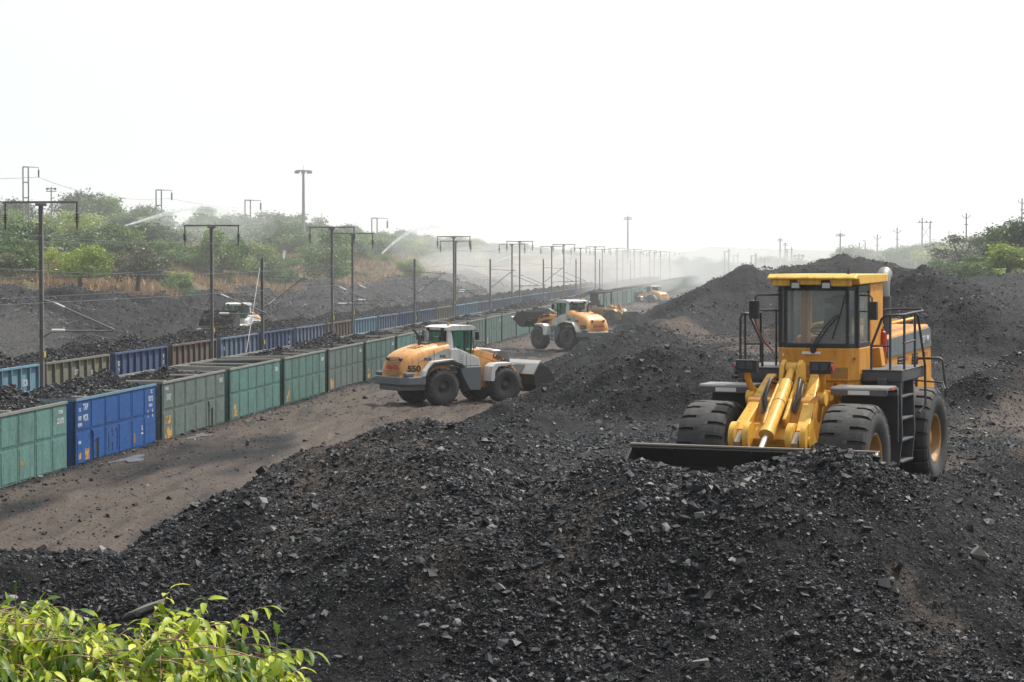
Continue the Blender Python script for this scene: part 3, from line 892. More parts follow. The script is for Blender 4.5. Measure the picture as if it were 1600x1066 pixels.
# ------------------------------------------------------------------ the big yellow loader
def big_loader():
    rz = math.atan2(-LH.x, LH.y)
    T = thing('wheel_loader', 'big yellow wheel loader with wide dark bucket lowered into the coal', 'wheel loader', (LP.x, LP.y, LZ), rz, 'wheel loaders working the coal')
    T.rotation_euler = (math.radians(-1.0), 0, rz)
    add_wheels(T, 1.0, 0.89, 0.47, 22, 1.325, (2.25, -2.25), M['rubber'], M['rim'], 0.26, 0.14, 0.065, 0.0)

    # rear body with engine hood
    hood = [(-5.15, 1.35), (-5.2, 2.2), (-5.05, 3.02), (-4.9, 3.12), (-1.55, 3.02), (-1.55, 1.5)]
    b = MB(); b.prism(hood, -0.92, 0.92)
    b.box((0, -3.4, 1.25), (1.3, 3.8, 0.6), 1); b.box((0, -1.0, 1.45), (1.1, 2.6, 0.7), 1)
    body = b.build('engine_hood', [M['yellow'], M['black']], T, 0.05, 3)
    for s in (-1, 1):
        g = MB(); g.prism([(-5.08, 2.66), (-5.0, 3.02), (-4.9, 3.06), (-1.56, 2.97), (-1.56, 2.60)], s * 0.90, s * 0.945)
        g.build('stripe_panel', M['grey'], body, 0.008)
        for yy in (-3.75, -2.6):
            v = MB()
            v.box((s * 0.918, yy, 2.27), (0.02, 0.46, 0.62), 0)
            for k in range(9):
                v.box((s * 0.935, yy, 2.0 + k * 0.065), (0.03, 0.46, 0.016), 0, rot=Matrix.Rotation(0.5 * s, 3, 'Y'))
            v.build('grille', M['black'], body)
        text_part('W190', 0.22, body, Matrix.Translation((s * 0.951, -4.55, 2.82)) @ Matrix.Rotation(-s * math.pi / 2 if s < 0 else math.pi / 2, 4, 'Z') @ Matrix.Rotation(math.pi / 2, 4, 'X'), M['letter_white'])
        for yy in (-3.1, -4.7):
            st = MB(); st.box((s * 0.926, yy, 2.53), (0.012, 0.26, 0.065)); st.build('warning_sticker', M['red_sticker'], body)
    cw = MB(); cw.prism([(-5.65, 1.0), (-5.65, 1.9), (-5.15, 2.1), (-4.3, 1.9), (-4.3, 0.9), (-5.3, 0.8)], -0.88, 0.88)
    cw.build('counterweight', M['yellow'], T, 0.06)
    hr = MB()
    for x in (-0.7, 0.7):
        hr.tube([(x, -1.9, 3.03), (x, -1.9, 3.22), (x, -4.6, 3.26), (x, -4.6, 3.1)], 0.028)
    for y in (-2.2, -2.9, -3.6, -4.3): hr.tube([(-0.7, y, 3.23), (0.7, y, 3.23)], 0.022)
    hr.build('hood_rail', M['yellow_sunlit'], T)
    ex = MB(); ex.cyl((-0.66, -2.2, 2.95), (-0.66, -2.2, 3.78), 0.165, n=20, m=1); ex.cyl((-0.66, -2.2, 3.74), (-0.66, -2.2, 3.79), 0.175, n=20, m=1)
    ex.tube([(-0.66, -2.2, 3.78), (-0.66, -2.2, 4.0), (-0.66, -2.23, 4.10), (-0.66, -2.31, 4.19), (-0.66, -2.42, 4.24)], 0.145, 18)
    ex.build('exhaust_pipe', [M['exhaust'], M['exhaust_dark']], T)

    # cab
    cx, hw = -0.20, 0.78
    xl, xr = cx - hw, cx + hw
    c = MB()
    plan = [(xl, -1.06), (xr, -1.06), (xr, 0.66), (xr - 0.16, 0.86), (cx, 0.94), (xl + 0.16, 0.86), (xl, 0.66)]
    c.prism(plan, 2.30, 2.92, 0, 'z')
    plan2 = [(x * 0.98 + cx * 0.02, y - 0.04) for x, y in plan]
    c.prism(plan2, 2.06, 2.31, 0, 'z')
    for x in (xl, xr):                                  # roll-over posts
        s = -1 if x < cx else 1
        c.box((x - s * 0.07, -0.58 if s < 0 else -0.88, 3.5), (0.14, 0.92 if s < 0 else 0.32, 1.2))
    c.box((cx, -1.0, 2.96), (1.4, 0.08, 0.10)); c.box((cx, -1.0, 4.06), (1.4, 0.08, 0.08))
    cab = c.build('cab', M['yellow'], T, 0.025)
    # black window frames
    f = MB()
    fr = [(xr - 0.05, 0.70), (xr - 0.18, 0.845), (cx, 0.915), (xl + 0.18, 0.845), (xl + 0.05, 0.70)]
    for z0, z1 in ((2.925, 3.0), (3.99, 4.08)):
        for (xa, ya), (xb, yb) in zip(fr[:-1], fr[1:]):
            f.prism([(xa, ya), (xb, yb), (xb, yb - 0.06), (xa, ya - 0.06)], z0, z1, 0, 'z')
    for (x, y), w in ((fr[0], 0.10), (fr[1], 0.05), (fr[3], 0.05), (fr[4], 0.10)):
        f.box((x, y - 0.04, 3.5), (w, 0.09, 1.16))
    for x in (xl + 0.03, xr - 0.03):
        f.box((x, 0.28, 2.965), (0.05, 0.82, 0.09)); f.box((x, 0.28, 4.02), (0.05, 0.82, 0.12))
        f.box((x, -0.09, 3.5), (0.05, 0.07, 1.1))
    f.build('window_frame', M['black'], cab, 0.008)
    g = MB()
    for k in (1, 2):
        (xa, ya), (xb, yb) = fr[k], fr[k + 1]
        g.prism([(xa, ya - 0.02), (xb, yb - 0.02), (xb, yb - 0.032), (xa, ya - 0.032)], 2.99, 4.0, 0, 'z')
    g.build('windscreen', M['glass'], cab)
    for k in (0, 3):
        q = MB(); (xa, ya), (xb, yb) = fr[k], fr[k + 1]
        q.prism([(xa, ya - 0.02), (xb, yb - 0.02), (xb, yb - 0.032), (xa, ya - 0.032)], 2.99, 4.0, 0, 'z')
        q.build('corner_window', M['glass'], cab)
    for x in (xl + 0.03, xr - 0.03):
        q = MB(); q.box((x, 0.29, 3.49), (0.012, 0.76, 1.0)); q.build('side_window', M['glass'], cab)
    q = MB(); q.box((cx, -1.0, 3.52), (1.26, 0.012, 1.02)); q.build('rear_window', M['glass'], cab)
    r = MB()
    r.prism([(-1.22, 4.10), (-1.22, 4.26), (0.95, 4.30), (1.10, 4.24), (1.10, 4.20), (0.86, 4.20), (0.80, 4.10)], -1.03, 0.68)
    r.box((0.42, 0.99, 4.15), (0.34, 0.10, 0.15)); r.box((-0.12, 0.99, 4.16), (0.46, 0.10, 0.12)); r.box((-0.72, 0.99, 4.15), (0.40, 0.10, 0.15))
    r.build('roof', M['yellow_sunlit'], cab, 0.02)
    for x in (0.14, -0.45):
        l = MB(); l.box((x, 0.98, 4.09), (0.20, 0.12, 0.14), 1); l.box((x, 1.045, 4.09), (0.15, 0.012, 0.10), 0)
        l.build('work_light', [M['lens'], M['black']], cab, 0.008)
    an = MB(); an.cyl((-0.78, 0.7, 4.28), (-0.78, 0.7, 4.40), 0.035, 0.012, 8); an.build('antenna_base', M['black'], cab)
    wp = MB(); wp.cyl((cx + 0.02, 0.93, 2.88), (cx + 0.02, 0.98, 2.88), 0.06, n=10)
    wp.tube([(cx + 0.02, 0.97, 2.9), (cx - 0.26, 0.97, 3.30), (cx - 0.48, 0.93, 3.55)], 0.017, 6)
    wp.tube([(cx + 0.06, 0.97, 2.92), (cx - 0.20, 0.97, 3.32), (cx - 0.42, 0.94, 3.55)], 0.012, 6)
    wp.tube([(cx - 0.34, 0.96, 3.08), (cx - 0.48, 0.94, 3.5), (cx - 0.60, 0.92, 3.97)], 0.016, 6)
    wp.build('wiper', M['black'], cab)
    for s, x in ((1, 1.03), (-1, -1.27)):
        m = MB(); m.box((x, 0.78, 3.62), (0.17, 0.12, 0.34), 0); 
        e = xr if s > 0 else xl
        m.tube([(e, 0.62, 3.90), (x - s * 0.06, 0.74, 3.90), (x - s * 0.02, 0.76, 3.86), (x - s * 0.02, 0.76, 3.7)], 0.018, 6, 0)
        m.tube([(e, 0.62, 3.60), (x, 0.74, 3.60)], 0.015, 6, 0)
        m.build('mirror', M['black'], cab, 0.02)
    im = MB(); im.box((-0.42, 0.72, 3.80), (0.20, 0.03, 0.11)); im.build('inside_mirror', M['black'], cab, 0.02)
    st = MB()
    st.prism([(-0.55, 2.95), (0.05, 2.95), (0.10, 3.10), (-0.42, 3.08), (-0.60, 3.62), (-0.74, 3.60)], cx - 0.28, cx + 0.26)
    st.ball((cx - 0.01, -0.66, 3.74), (0.17, 0.08, 0.14))
    st.box((cx, -0.35, 2.8), (0.4, 0.5, 0.3))
    st.build('seat', M['seat'], cab, 0.05)
    sw = MB()
    ring = [(cx + 0.06 + 0.19 * math.cos(k * math.pi / 10), 0.32 + 0.17 * math.sin(k * math.pi / 10), 3.20 + 0.08 * math.sin(k * math.pi / 10)) for k in range(21)]
    sw.tube(ring, 0.017, 6); sw.cyl((cx + 0.06, 0.32, 3.2), (cx + 0.06, 0.52, 2.9), 0.03, n=8); sw.tube([ring[0], ring[10]], 0.014, 6)
    sw.build('steering_wheel', M['black'], cab)
    cs = MB(); cs.box((cx - 0.5, 0.25, 3.03), (0.22, 0.6, 0.25)); cs.cyl((cx - 0.46, 0.1, 3.1), (cx - 0.46, 0.1, 3.36), 0.03, n=8); cs.box((cx, 0.2, 2.945), (1.2, 1.3, 0.03))
    cs.build('console', M['seat'], cab, 0.02)
    rp = MB(); rp.prism([(xl + 0.16, 0.868), (cx - 0.30, 0.908), (cx - 0.30, 0.900), (xl + 0.16, 0.860)], 2.36, 2.56, 0, 'z'); rp.build('faded_patch', M['rim'], cab); rp = MB(); rp.prism([(cx + 0.05, 0.946), (cx + 0.62, 0.868), (cx + 0.62, 0.860), (cx + 0.05, 0.938)], 2.36, 2.60, 0, 'z')
    rp.build('faded_patch', M['rim'], cab)
    bt = MB()
    for k in range(7): bt.cyl((xl + 0.2 + k * 0.2, 0.86, 2.25), (xl + 0.2 + k * 0.2, 0.96 - 0.07 * abs(k - 3) / 3, 2.25), 0.018, n=6)
    bt.build('bolt_row', M['black'], cab)
    pl = MB()
    pl.box((cx + 0.06, 0.955, 2.83), (0.36, 0.02, 0.05), 0); pl.box((cx + 0.60, 0.84, 2.78), (0.10, 0.02, 0.05), 0)
    pl.build('maker_plate', M['sticker'], cab)
    pl = MB(); pl.box((xl + 0.09, 0.745, 2.72), (0.02, 0.16, 0.05), 0, Matrix.Rotation(math.radians(45), 3, 'Z')); pl.build('warning_sticker', M['red_sticker'], cab)

    # decks, ladder, rails
    for s, x0, x1, y0, y1 in ((-1, xl - 0.02, -1.76, -1.25, 0.55), (1, xr + 0.02, 1.46, -1.25, 0.45)):
        d = MB()
        d.box(((x0 + x1) / 2, (y0 + y1) / 2, 2.48), (abs(x1 - x0), y1 - y0, 0.05))
        d.box(((x0 + x1) / 2, y1 - 0.03, 2.40), (abs(x1 - x0), 0.06, 0.22)); d.box((x1 - s * 0.03, (y0 + y1) / 2, 2.40), (0.06, y1 - y0 - 0.13, 0.22))
        d.build('deck', M['deck'], T, 0.012)
        k = MB(); k.box((s * 1.08, -0.35, 1.75), (0.62, 1.5, 1.2)); k.box((s * 1.02, 0.43, 1.9), (0.5, 0.06, 0.8))
        k.build('tank', M['black'], T, 0.05)
        ff = MB()
        ff.prism([(0.92, 2.06), (0.92, 2.20), (1.12, 2.26), (1.72, 2.26), (1.76, 2.22), (1.74, 2.10), (1.70, 2.20), (1.14, 2.20), (1.0, 2.15), (1.0, 2.06)], s * 0.74, s * 1.80)
        ff.prism([(0.92, 1.2), (0.92, 2.1), (0.99, 2.1), (0.99, 1.2)], s * 0.74, s * 1.80, 1)
        fo = ff.build('fender', [M['fender'], M['black']], T, 0.012)
        sk = MB(); sk.box((s * 1.27, 1.757, 2.165), (0.40, 0.012, 0.075)); sk.build('sticker', M['sticker'], fo)
        sk = MB(); sk.box((s * 1.806, 1.34, 2.225), (0.012, 0.3, 0.05)); sk.build('red_reflector', M['red_sticker'], fo)
    la = MB()
    for y in (0.48, -0.45):
        la.prism([(-1.55, 2.4), (-1.72, 2.4), (-1.76, 1.3), (-1.70, 0.72), (-1.52, 0.72), (-1.50, 1.3)], y - 0.03, y + 0.03, 0, 'y')
    for z in (2.0, 1.58, 1.18, 0.78): la.box((-1.62, 0.015, z), (0.24, 0.87, 0.04))
    la.box((-1.40, 0.62, 1.5), (0.16, 0.10, 1.7))
    la.build('ladder', M['deck'], T, 0.008)
    rl = MB()
    rl.tube([(-1.16, 0.48, 2.5), (-1.16, 0.48, 2.95), (-1.36, 0.48, 3.46), (-1.44, 0.48, 3.52), (-1.68, 0.44, 3.53), (-1.73, 0.36, 3.53), (-1.74, -0.5, 3.55), (-1.76, -0.66, 3.46), (-1.80, -1.05, 2.5), (-1.80, -1.10, 1.75), (-1.72, -0.9, 1.62)], 0.025, 8)
    for x, y, z in ((-1.52, 0.48, 3.52), (-1.74, 0.30, 3.53), (-1.74, -0.5, 3.55)): rl.tube([(x, y, 2.5), (x, y, z)], 0.024, 8)
    rl.tube([(-1.16, 0.48, 2.95), (-1.52, 0.48, 2.95)], 0.02, 8); rl.tube([(-1.74, 0.36, 3.0), (-1.74, -0.5, 3.02)], 0.02, 8)
    rl.tube([(xl, -1.1, 3.56), (-1.2, -1.2, 3.58), (-1.70, -1.2, 3.58), (-1.74, -1.1, 3.55), (-1.74, -0.5, 3.55)], 0.022, 8)
    rl.build('handrail', M['rail'], T)
    rl = MB()
    rl.tube([(1.44, 0.38, 2.3), (1.44, 0.38, 3.45), (1.38, 0.38, 3.53), (1.26, 0.38, 3.52), (1.00, 0.38, 2.95), (1.00, 0.38, 2.52)], 0.025, 8)
    rl.tube([(1.44, -0.9, 2.5), (1.44, -0.9, 3.5), (1.44, 0.3, 3.52)], 0.025, 8); rl.tube([(1.34, 0.38, 2.5), (1.34, 0.38, 3.53)], 0.022, 8)
    rl.tube([(1.36, 0.38, 2.95), (1.02, 0.38, 2.95)], 0.02, 8); rl.tube([(0.94, -0.3, 2.5), (0.94, -0.3, 3.58), (0.62, -0.3, 3.58)], 0.022, 8)
    rl.tube([(0.94, -0.3, 3.58), (1.44, -0.9, 3.55)], 0.02, 8)
    rl.build('handrail', M['rail'], T)
    rl = MB(); rl.tube([(-1.02, -3.5, 1.9), (-1.02, -3.5, 2.44), (-1.06, -3.5, 2.49), (-1.50, -3.5, 2.50), (-1.56, -3.5, 2.45), (-1.60, -3.5, 2.1), (-1.62, -3.5, 1.75), (-1.2, -3.7, 1.6)], 0.027, 8)
    rl.tube([(-1.0, -3.3, 2.06), (-1.6, -3.35, 2.02), (-1.7, -3.1, 1.9)], 0.02, 8); rl.build('handrail', M['rail'], T)
    for x, y in ((-1.0, -0.95), (0.78, -0.55)):
        e = MB(); e.cyl((x, y, 2.75), (x, y, 3.10), 0.08, n=12); e.ball((x, y, 3.12), (0.07, 0.07, 0.05)); e.cyl((x, y, 3.14), (x, y, 3.21), 0.03, n=8)
        e.build('fire_extinguisher', M['red'], T)
    bx = MB(); bx.box((-1.02, -0.42, 2.68), (0.24, 0.26, 0.38), 0, Matrix.Rotation(0.15, 3, 'Y')); bx.build('battery_box', M['yellow'], T, 0.02)
    tp = MB(); tp.tube([(1.02, 0.78, 3.44), (0.98, 0.7, 3.25), (0.93, 0.5, 3.0), (0.84, 0.2, 2.8)], [0.02, 0.015, 0.018, 0.012], 5); tp.build('barrier_tape', M['red_sticker'], T)

    # front frame, boom, linkage
    fr2 = MB()
    fr2.prism([(0.55, 0.95), (0.55, 1.8), (1.15, 2.14), (1.9, 2.22), (2.35, 2.05), (2.65, 1.5), (2.6, 0.8), (1.9, 0.65)], -0.66, 0.66)
    fr2.box((0, 2.25, 1.0), (1.8, 0.5, 0.5), 1)
    fr2.box((0, 0.35, 1.3), (0.5, 1.2, 0.8), 1)
    fr2.build('front_frame', [M['yellow'], M['black']], T, 0.03)
    bo = MB()
    # two side plates joined by a wide web, growing towards the bucket
    def strip(x0a, x0b, x1a, x1b, up=0.0, th=0.36, y0=1.55, z0=2.36, y1=3.0, z1=1.44, m=0):
        d = Vector((0, y1 - y0, z1 - z0)).normalized(); nrm = Vector((0, -d.z, d.y))
        vs = []
        for (xa, xb, y, z) in ((x0a, x0b, y0, z0), (x1a, x1b, y1, z1)):
            for o_ in (up, up - th):
                for x in (xa, xb):
                    vs.append((x, y + nrm.y * o_, z + nrm.z * o_))
        bo.add(vs, [(0, 1, 5, 4), (3, 2, 6, 7), (0, 4, 6, 2), (1, 3, 7, 5), (0, 2, 3, 1), (4, 5, 7, 6)], m)
    strip(-0.46, 0.46, -0.66, 0.66, -0.06, 0.26)
    strip(-0.50, -0.32, -0.72, -0.48, 0.14, 0.6); strip(0.32, 0.50, 0.48, 0.72, 0.14, 0.6)
    strip(-0.19, -0.12, -0.22, -0.15, 0.12, 0.3, 1.75, 2.38, 2.75, 1.64); strip(0.12, 0.19, 0.15, 0.22, 0.12, 0.3, 1.75, 2.38, 2.75, 1.64)
    for s in (-1, 1):
        for x in (0.40, 0.66):
            bo.cyl((s * (x - 0.055), 3.02, 1.42), (s * (x + 0.055), 3.02, 1.42), 0.27, n=24)
        bo.cyl((s * 0.34, 3.02, 1.36), (s * 0.74, 3.02, 1.36), 0.09, n=16)
        bo.prism([(2.95, 1.30), (4.15, 0.75), (4.2, 0.45), (3.9, 0.40), (2.8, 0.9)], s * 0.36, s * 0.70)
        bo.cyl((s * 0.50, 2.0, 2.02), (s * 0.56, 2.0, 2.02), 0.16, n=16)
        bo.cyl((s * 0.60, 2.05, 2.06), (s * 0.75, 2.05, 2.06), 0.13, n=14)
    boom = bo.build('boom', M['yellow_sunlit'], T, 0.02)
    for s in (-1, 1):
        q = MB(); q.box((s * 0.53, 3.16, 1.36), (0.12, 0.34, 0.22), 0, Matrix.Rotation(-0.6, 3, 'X')); q.build('bucket_link', M['worn'], boom, 0.015)
    tc_ = MB()
    A, B_ = Vector((0.0, 1.62, 2.62)), Vector((0.0, 3.35, 1.42))
    d = (B_ - A).normalized()
    tc_.cyl(A + d * 0.15, A + d * 0.55, 0.075, n=16); tc_.cyl(A + d * 0.5, A + d * 1.98, 0.12, n=20); tc_.cyl(A + d * 1.88, A + d * 2.0, 0.14, n=20); tc_.cyl(A + d * 1.05, A + d * 1.10, 0.128, n=20)
    tc_.cyl(A + d * 1.98, B_ + d * 0.3, 0.055, n=14, m=1)
    tc_.cyl((-0.10, A.y + 0.06, A.z - 0.05), (0.10, A.y + 0.06, A.z - 0.05), 0.12, n=16)
    for s in (-1, 1): tc_.prism([(1.45, 2.2), (1.5, 2.66), (1.66, 2.74), (1.82, 2.66), (1.95, 2.3)], s * 0.12, s * 0.20)
    tc_.tube([A + d * 0.6 + Vector((0.14, 0, 0.03)), A + d * 1.3 + Vector((0.15, 0, 0.03)), A + d * 1.72 + Vector((0.12, 0, 0.02))], 0.03, 8)
    tc_.build('tilt_cylinder', [M['yellow_sunlit'], M['chrome']], boom, 0.012)
    ho = MB()
    for s in (-1, 1):
        ho.tube([(s * 0.26, 2.5, 1.86), (s * 0.30, 2.35, 2.15), (s * 0.28, 2.12, 2.40), (s * 0.22, 1.95, 2.42), (s * 0.16, 1.85, 2.28), (s * 0.14, 1.9, 2.16)], 0.03, 8)
        ho.tube([(s * 0.30, 2.55, 1.82), (s * 0.36, 2.35, 2.10), (s * 0.33, 2.08, 2.36), (s * 0.25, 1.86, 2.30)], 0.022, 8)
    ho.build('hydraulic_hose', M['hose'], boom)
    for s in (-1, 1):
        h = MB()
        h.box((s * 0.70, 2.20, 2.64), (0.40, 0.16, 0.23), 1)
        h.box((s * 0.70 + 0.09, 2.286, 2.655), (0.14, 0.014, 0.13), 0); h.box((s * 0.70 - 0.07, 2.286, 2.655), (0.14, 0.014, 0.13), 0)
        h.cyl((s * 0.93, 2.22, 2.64), (s * 0.88, 2.22, 2.64), 0.06, n=12, m=2)
        ho_ = h.build('headlight', [M['lens_dark'], M['black'], M['red']], T, 0.025)
        k = MB(); k.tube([(s * 0.52, 1.95, 2.08), (s * 0.60, 2.0, 2.14), (s * 0.69, 2.08, 2.28), (s * 0.71, 2.16, 2.42), (s * 0.70, 2.19, 2.55)], 0.062, 10)
        k.build('headlight_stalk', M['yellow'], ho_)

    # bucket
    w = 4.45
    poly = [(4.52, 1.36), (4.20, 1.02), (4.02, 0.66), (4.06, 0.32), (4.32, 0.10), (4.75, 0.04), (5.70, 0.02)]
    bk = bucket_mb(w, poly, 0.06, side=poly + [(5.55, 0.22), (5.0, 1.0)])
    bk.box((0, 4.51, 1.375), (w + 0.06, 0.07, 0.04), 1)
    bk.box((0, 5.72, 0.03), (w + 0.1, 0.22, 0.05), 1)
    for x in (-1.45, 1.45, 0): bk.prism([(4.53, 1.34), (4.21, 1.0), (4.03, 0.64), (4.12, 0.64), (4.28, 0.98), (4.58, 1.30)], x - 0.012, x + 0.012)
    bo_ = bk.build('bucket', [M['bucket'], M['worn']], T, 0.01); bo_.location.x = -0.14
    tp_ = MB()
    for s in (-1,): tp_.box((s * (w / 2 + 0.035), 4.74, 1.18), (0.05, 0.28, 0.34), 0, Matrix.Rotation(-0.5, 3, 'X'))
    tp_.build('wear_plate', M['worn'], bo_, 0.01)
    bl = MB(); bl.box((-1.55, 1.2, 0.62), (0.26, 0.75, 0.12), 0, Matrix.Rotation(0.5, 3, 'Z')); bl.box((-1.35, 0.75, 0.55), (0.3, 0.3, 0.25), 0)
    bl.build('step_bracket', M['worn'], T, 0.02)


# ------------------------------------------------------------------ the white and orange loaders
def white_loader(label, loc, head, tip, ang, bucket_col='bucket_white', fill=0, scale=1.1, word=True):
    rz = math.atan2(-head[0], head[1])
    T = thing('wheel_loader', label, 'wheel loader', loc, rz, 'wheel loaders working the coal')
    T.scale = (scale,) * 3
    add_wheels(T, 0.80, 0.60, 0.34, 20, 1.03, (1.65, -1.65), M['rubber'], M['rim_dark'], 0.38, 0.10, 0.075, 0.10)
    # engine hood: rounded sections from the tail to the cab
    h = MB()
    secs = []
    for y, z, hw in ((-3.42, 1.62, 0.90), (-3.36, 1.95, 0.92), (-3.18, 2.22, 0.93), (-2.80, 2.42, 0.94), (-2.2, 2.58, 0.95), (-1.6, 2.68, 0.95), (-1.12, 2.74, 0.95)):
        ring = []
        for x, zz in ((-hw, 1.25), (-hw, z - 0.42), (-hw * 0.96, z - 0.22), (-hw * 0.84, z - 0.08), (-hw * 0.6, z - 0.015), (0, z), (hw * 0.6, z - 0.015), (hw * 0.84, z - 0.08), (hw * 0.96, z - 0.22), (hw, z - 0.42), (hw, 1.25)):
            ring.append((x, y, max(zz, 1.25)))
        secs.append(ring)
    n = len(secs[0])
    vs = [p for r in secs for p in r]
    fs = [(i * n + k, i * n + k + 1, (i + 1) * n + k + 1, (i + 1) * n + k) for i in range(len(secs) - 1) for k in range(n - 1)]
    h.add(vs, fs, 0, True)
    tail = [(x, -3.46, z) for x, y, z in secs[0]]
    h.add([(-0.9, -3.50, 1.25), (0.9, -3.50, 1.25)] + secs[0], [(1, 0, 2, 12)] + [], 0, False)
    h.add(secs[0] + [(0, -3.47, 1.30)], [(k + 1, k, n) for k in range(n - 1)], 0, True)
    hood = h.build('engine_hood', M['orange'], T)
    sl = MB()
    for s in (-1, 1): sl.tube([(s * 0.62, -1.3, 2.70), (s * 0.62, -1.3, 2.95), (s * 0.62, -2.0, 2.92), (s * 0.62, -2.0, 2.60)], 0.018, 6)
    sl.build('hood_rail', M['rail'], hood)
    rg = MB()
    for k in range(5): rg.box((0, -3.44 + k * 0.028, 1.80 + k * 0.07), (1.1, 0.02, 0.016))
    rg.build('vent', M['ink'], hood)
    v = MB()
    for k in range(3): v.box((0.25, -2.62 + k * 0.16, 2.475 + k * 0.037), (0.72, 0.035, 0.02))
    v.box((0, -1.65, 2.69), (0.9, 0.75, 0.02), 0, Matrix.Rotation(0.12, 3, 'X'))
    v.build('vent', M['black'], hood)
    for s in (-1, 1):
        p = MB()
        a = [(-2.75, 1.92), (-2.3, 2.12), (-1.35, 2.42), (-1.15, 2.42), (-1.15, 2.02), (-1.9, 2.0)]
        p.prism(a, s * 0.945, s * 0.962); p.build('side_panel', M['stripe'], hood)
        sm = MB(); sm.box((s * 0.957, -1.95, 1.92), (0.016, 0.022, 0.95)); sm.build('panel_seam', M['ink'], hood)
        if word:
            R_ = Matrix.Rotation(math.pi / 2 if s > 0 else -math.pi / 2, 4, 'Z') @ Matrix.Rotation(math.pi / 2, 4, 'X')
            text_part('550', 0.36, hood, Matrix.Translation((s * 0.958, -2.98, 1.60)) @ R_, M['ink'], bold=0.012, sx=1.25)
            text_part('PLUS', 0.17, hood, Matrix.Translation((s * 0.972, -2.28, 2.0)) @ R_, M['ink'], bold=0.004)
            text_part('550L', 0.17, hood, Matrix.Translation((s * 0.972, -1.5, 2.1)) @ R_, M['ink'], bold=0.004)
        eye = MB(); eye.cyl((s * 0.5, -3.34, 2.02), (s * 0.5, -3.42, 2.0), 0.075, n=14); eye.build('tail_lamp', M['ink'], hood)
    if word:
        text_part('LIEBHERR', 0.235, hood, Matrix.Translation((0.0, -3.485, 1.66)) @ Matrix.Rotation(math.pi / 2 - 0.08, 4, 'X'), M['letter_red'], bold=0.01, depth=0.012)
    bt = MB(); bt.box((0, -3.49, 1.50), (1.3, 0.03, 0.02)); bt.build('badge_line', M['letter_red'], hood)
    bt = MB(); bt.box((0, -3.5, 1.40), (0.95, 0.03, 0.13)); bt.box((0, -3.5, 1.30), (0.3, 0.03, 0.06)); bt.build('number_plate', M['orange_mark'], hood)
    e = MB(); e.tube([(0.1, -2.15, 2.55), (0.1, -2.15, 2.95), (0.05, -2.45, 3.3)], 0.06, 10); e.build('exhaust_pipe', M['exhaust_dark'], T)
    e = MB(); e.cyl((-0.3, -1.85, 2.6), (-0.3, -1.85, 2.82), 0.08, n=12); e.cyl((-0.3, -1.85, 2.8), (-0.3, -1.85, 3.0), 0.16, n=16)
    e.tube([(-0.42, -1.8, 2.68), (-0.42, -1.8, 3.2), (-0.2, -1.8, 3.22), (-0.2, -1.7, 2.7)], 0.012, 6); e.build('air_intake', M['black'], T)
    # counterweight
    cw = MB()
    cw.prism([(-1.0, -3.72), (1.0, -3.72), (1.26, -3.45), (1.26, -2.55), (-1.26, -2.55), (-1.26, -3.45)], 0.92, 1.28, 0, 'z')
    cw.prism([(-0.8, -3.62), (0.8, -3.62), (1.0, -3.3), (1.0, -2.4), (-1.0, -2.4), (-1.0, -3.3)], 0.68, 0.93, 0, 'z')
    for s in (-1, 1): cw.box((s * 1.08, -3.35, 1.37), (0.30, 0.42, 0.18), 0)
    cw.build('counterweight', M['grey'], T, 0.05)
    ch = MB(); ch.box((0, -1.6, 1.05), (1.0, 3.2, 0.6)); ch.box((0, 0.2, 0.95), (0.6, 1.4, 0.6)); ch.box((0, -1.65, 0.8), (1.6, 0.4, 0.4)); ch.box((0, 1.65, 0.8), (1.6, 0.4, 0.4))
    ch.build('chassis', M['black'], T)
    # white mid body under the cab, with black wheel arches
    for s in (-1, 1):
        b = MB()
        arch = [(-2.62, 1.28), (-2.45, 1.62), (-2.20, 1.86), (-1.25, 1.94), (-0.75, 1.80), (-0.50, 1.62), (-0.62, 1.62), (-0.9, 1.70), (-1.3, 1.80), (-2.12, 1.74), (-2.36, 1.52), (-2.50, 1.28)]
        b.prism(arch, s * 0.96, s * 1.33, 1)
        b.prism([(-2.75, 1.28), (-2.62, 1.5), (-2.2, 1.92), (-1.2, 2.0), (-1.1, 1.96), (-2.15, 1.86), (-2.45, 1.62), (-2.60, 1.28)], s * 0.95, s * 1.30, 0)
        b.prism([(-1.12, 1.98), (-1.12, 2.42), (-0.75, 2.42), (0.30, 2.02), (0.42, 1.60), (-0.55, 1.60), (-0.8, 1.84)], s * 0.80, s * 1.06, 0)
        b.build('body_panel', [M['white'], M['black']], T, 0.02)
        st = MB()
        st.prism([(-0.70, 1.62), (0.42, 1.62), (0.40, 0.62), (-0.15, 0.62), (-0.52, 1.2)], s * 0.72, s * 1.10, 0)
        if s < 0:
            for z in (0.5, 0.8, 1.1): st.box((-1.14, 0.2, z), (0.12, 0.4, 0.05), 1)
            for y in (0.0, 0.4): st.box((-1.14, y, 0.85), (0.06, 0.05, 0.9), 1)
        st.build('step_tank', [M['grey'], M['white']], T, 0.02)
    # cab
    c = MB()
    c.box((0, -0.5, 1.95), (1.5, 1.25, 0.45)); 
    for x in (-0.72, 0.72):
        c.prism([(-1.12, 2.1), (-1.12, 3.22), (-0.92, 3.22), (-0.84, 2.75), (-0.80, 2.1)], x - 0.05, x + 0.05)
        c.prism([(-0.72, 2.1), (-0.72, 2.5), (-0.25, 2.14), (0.15, 2.1)], x - 0.045, x + 0.045)
    c.prism([(-1.22, 3.20), (-1.24, 3.34), (-0.9, 3.42), (0.05, 3.42), (0.30, 3.33), (0.28, 3.20)], -0.84, 0.84)
    c.box((-0.78, -1.14, 2.95), (0.04, 0.05, 0.6)); 
    cab = c.build('cab', M['white'], T, 0.03)
    f = MB()
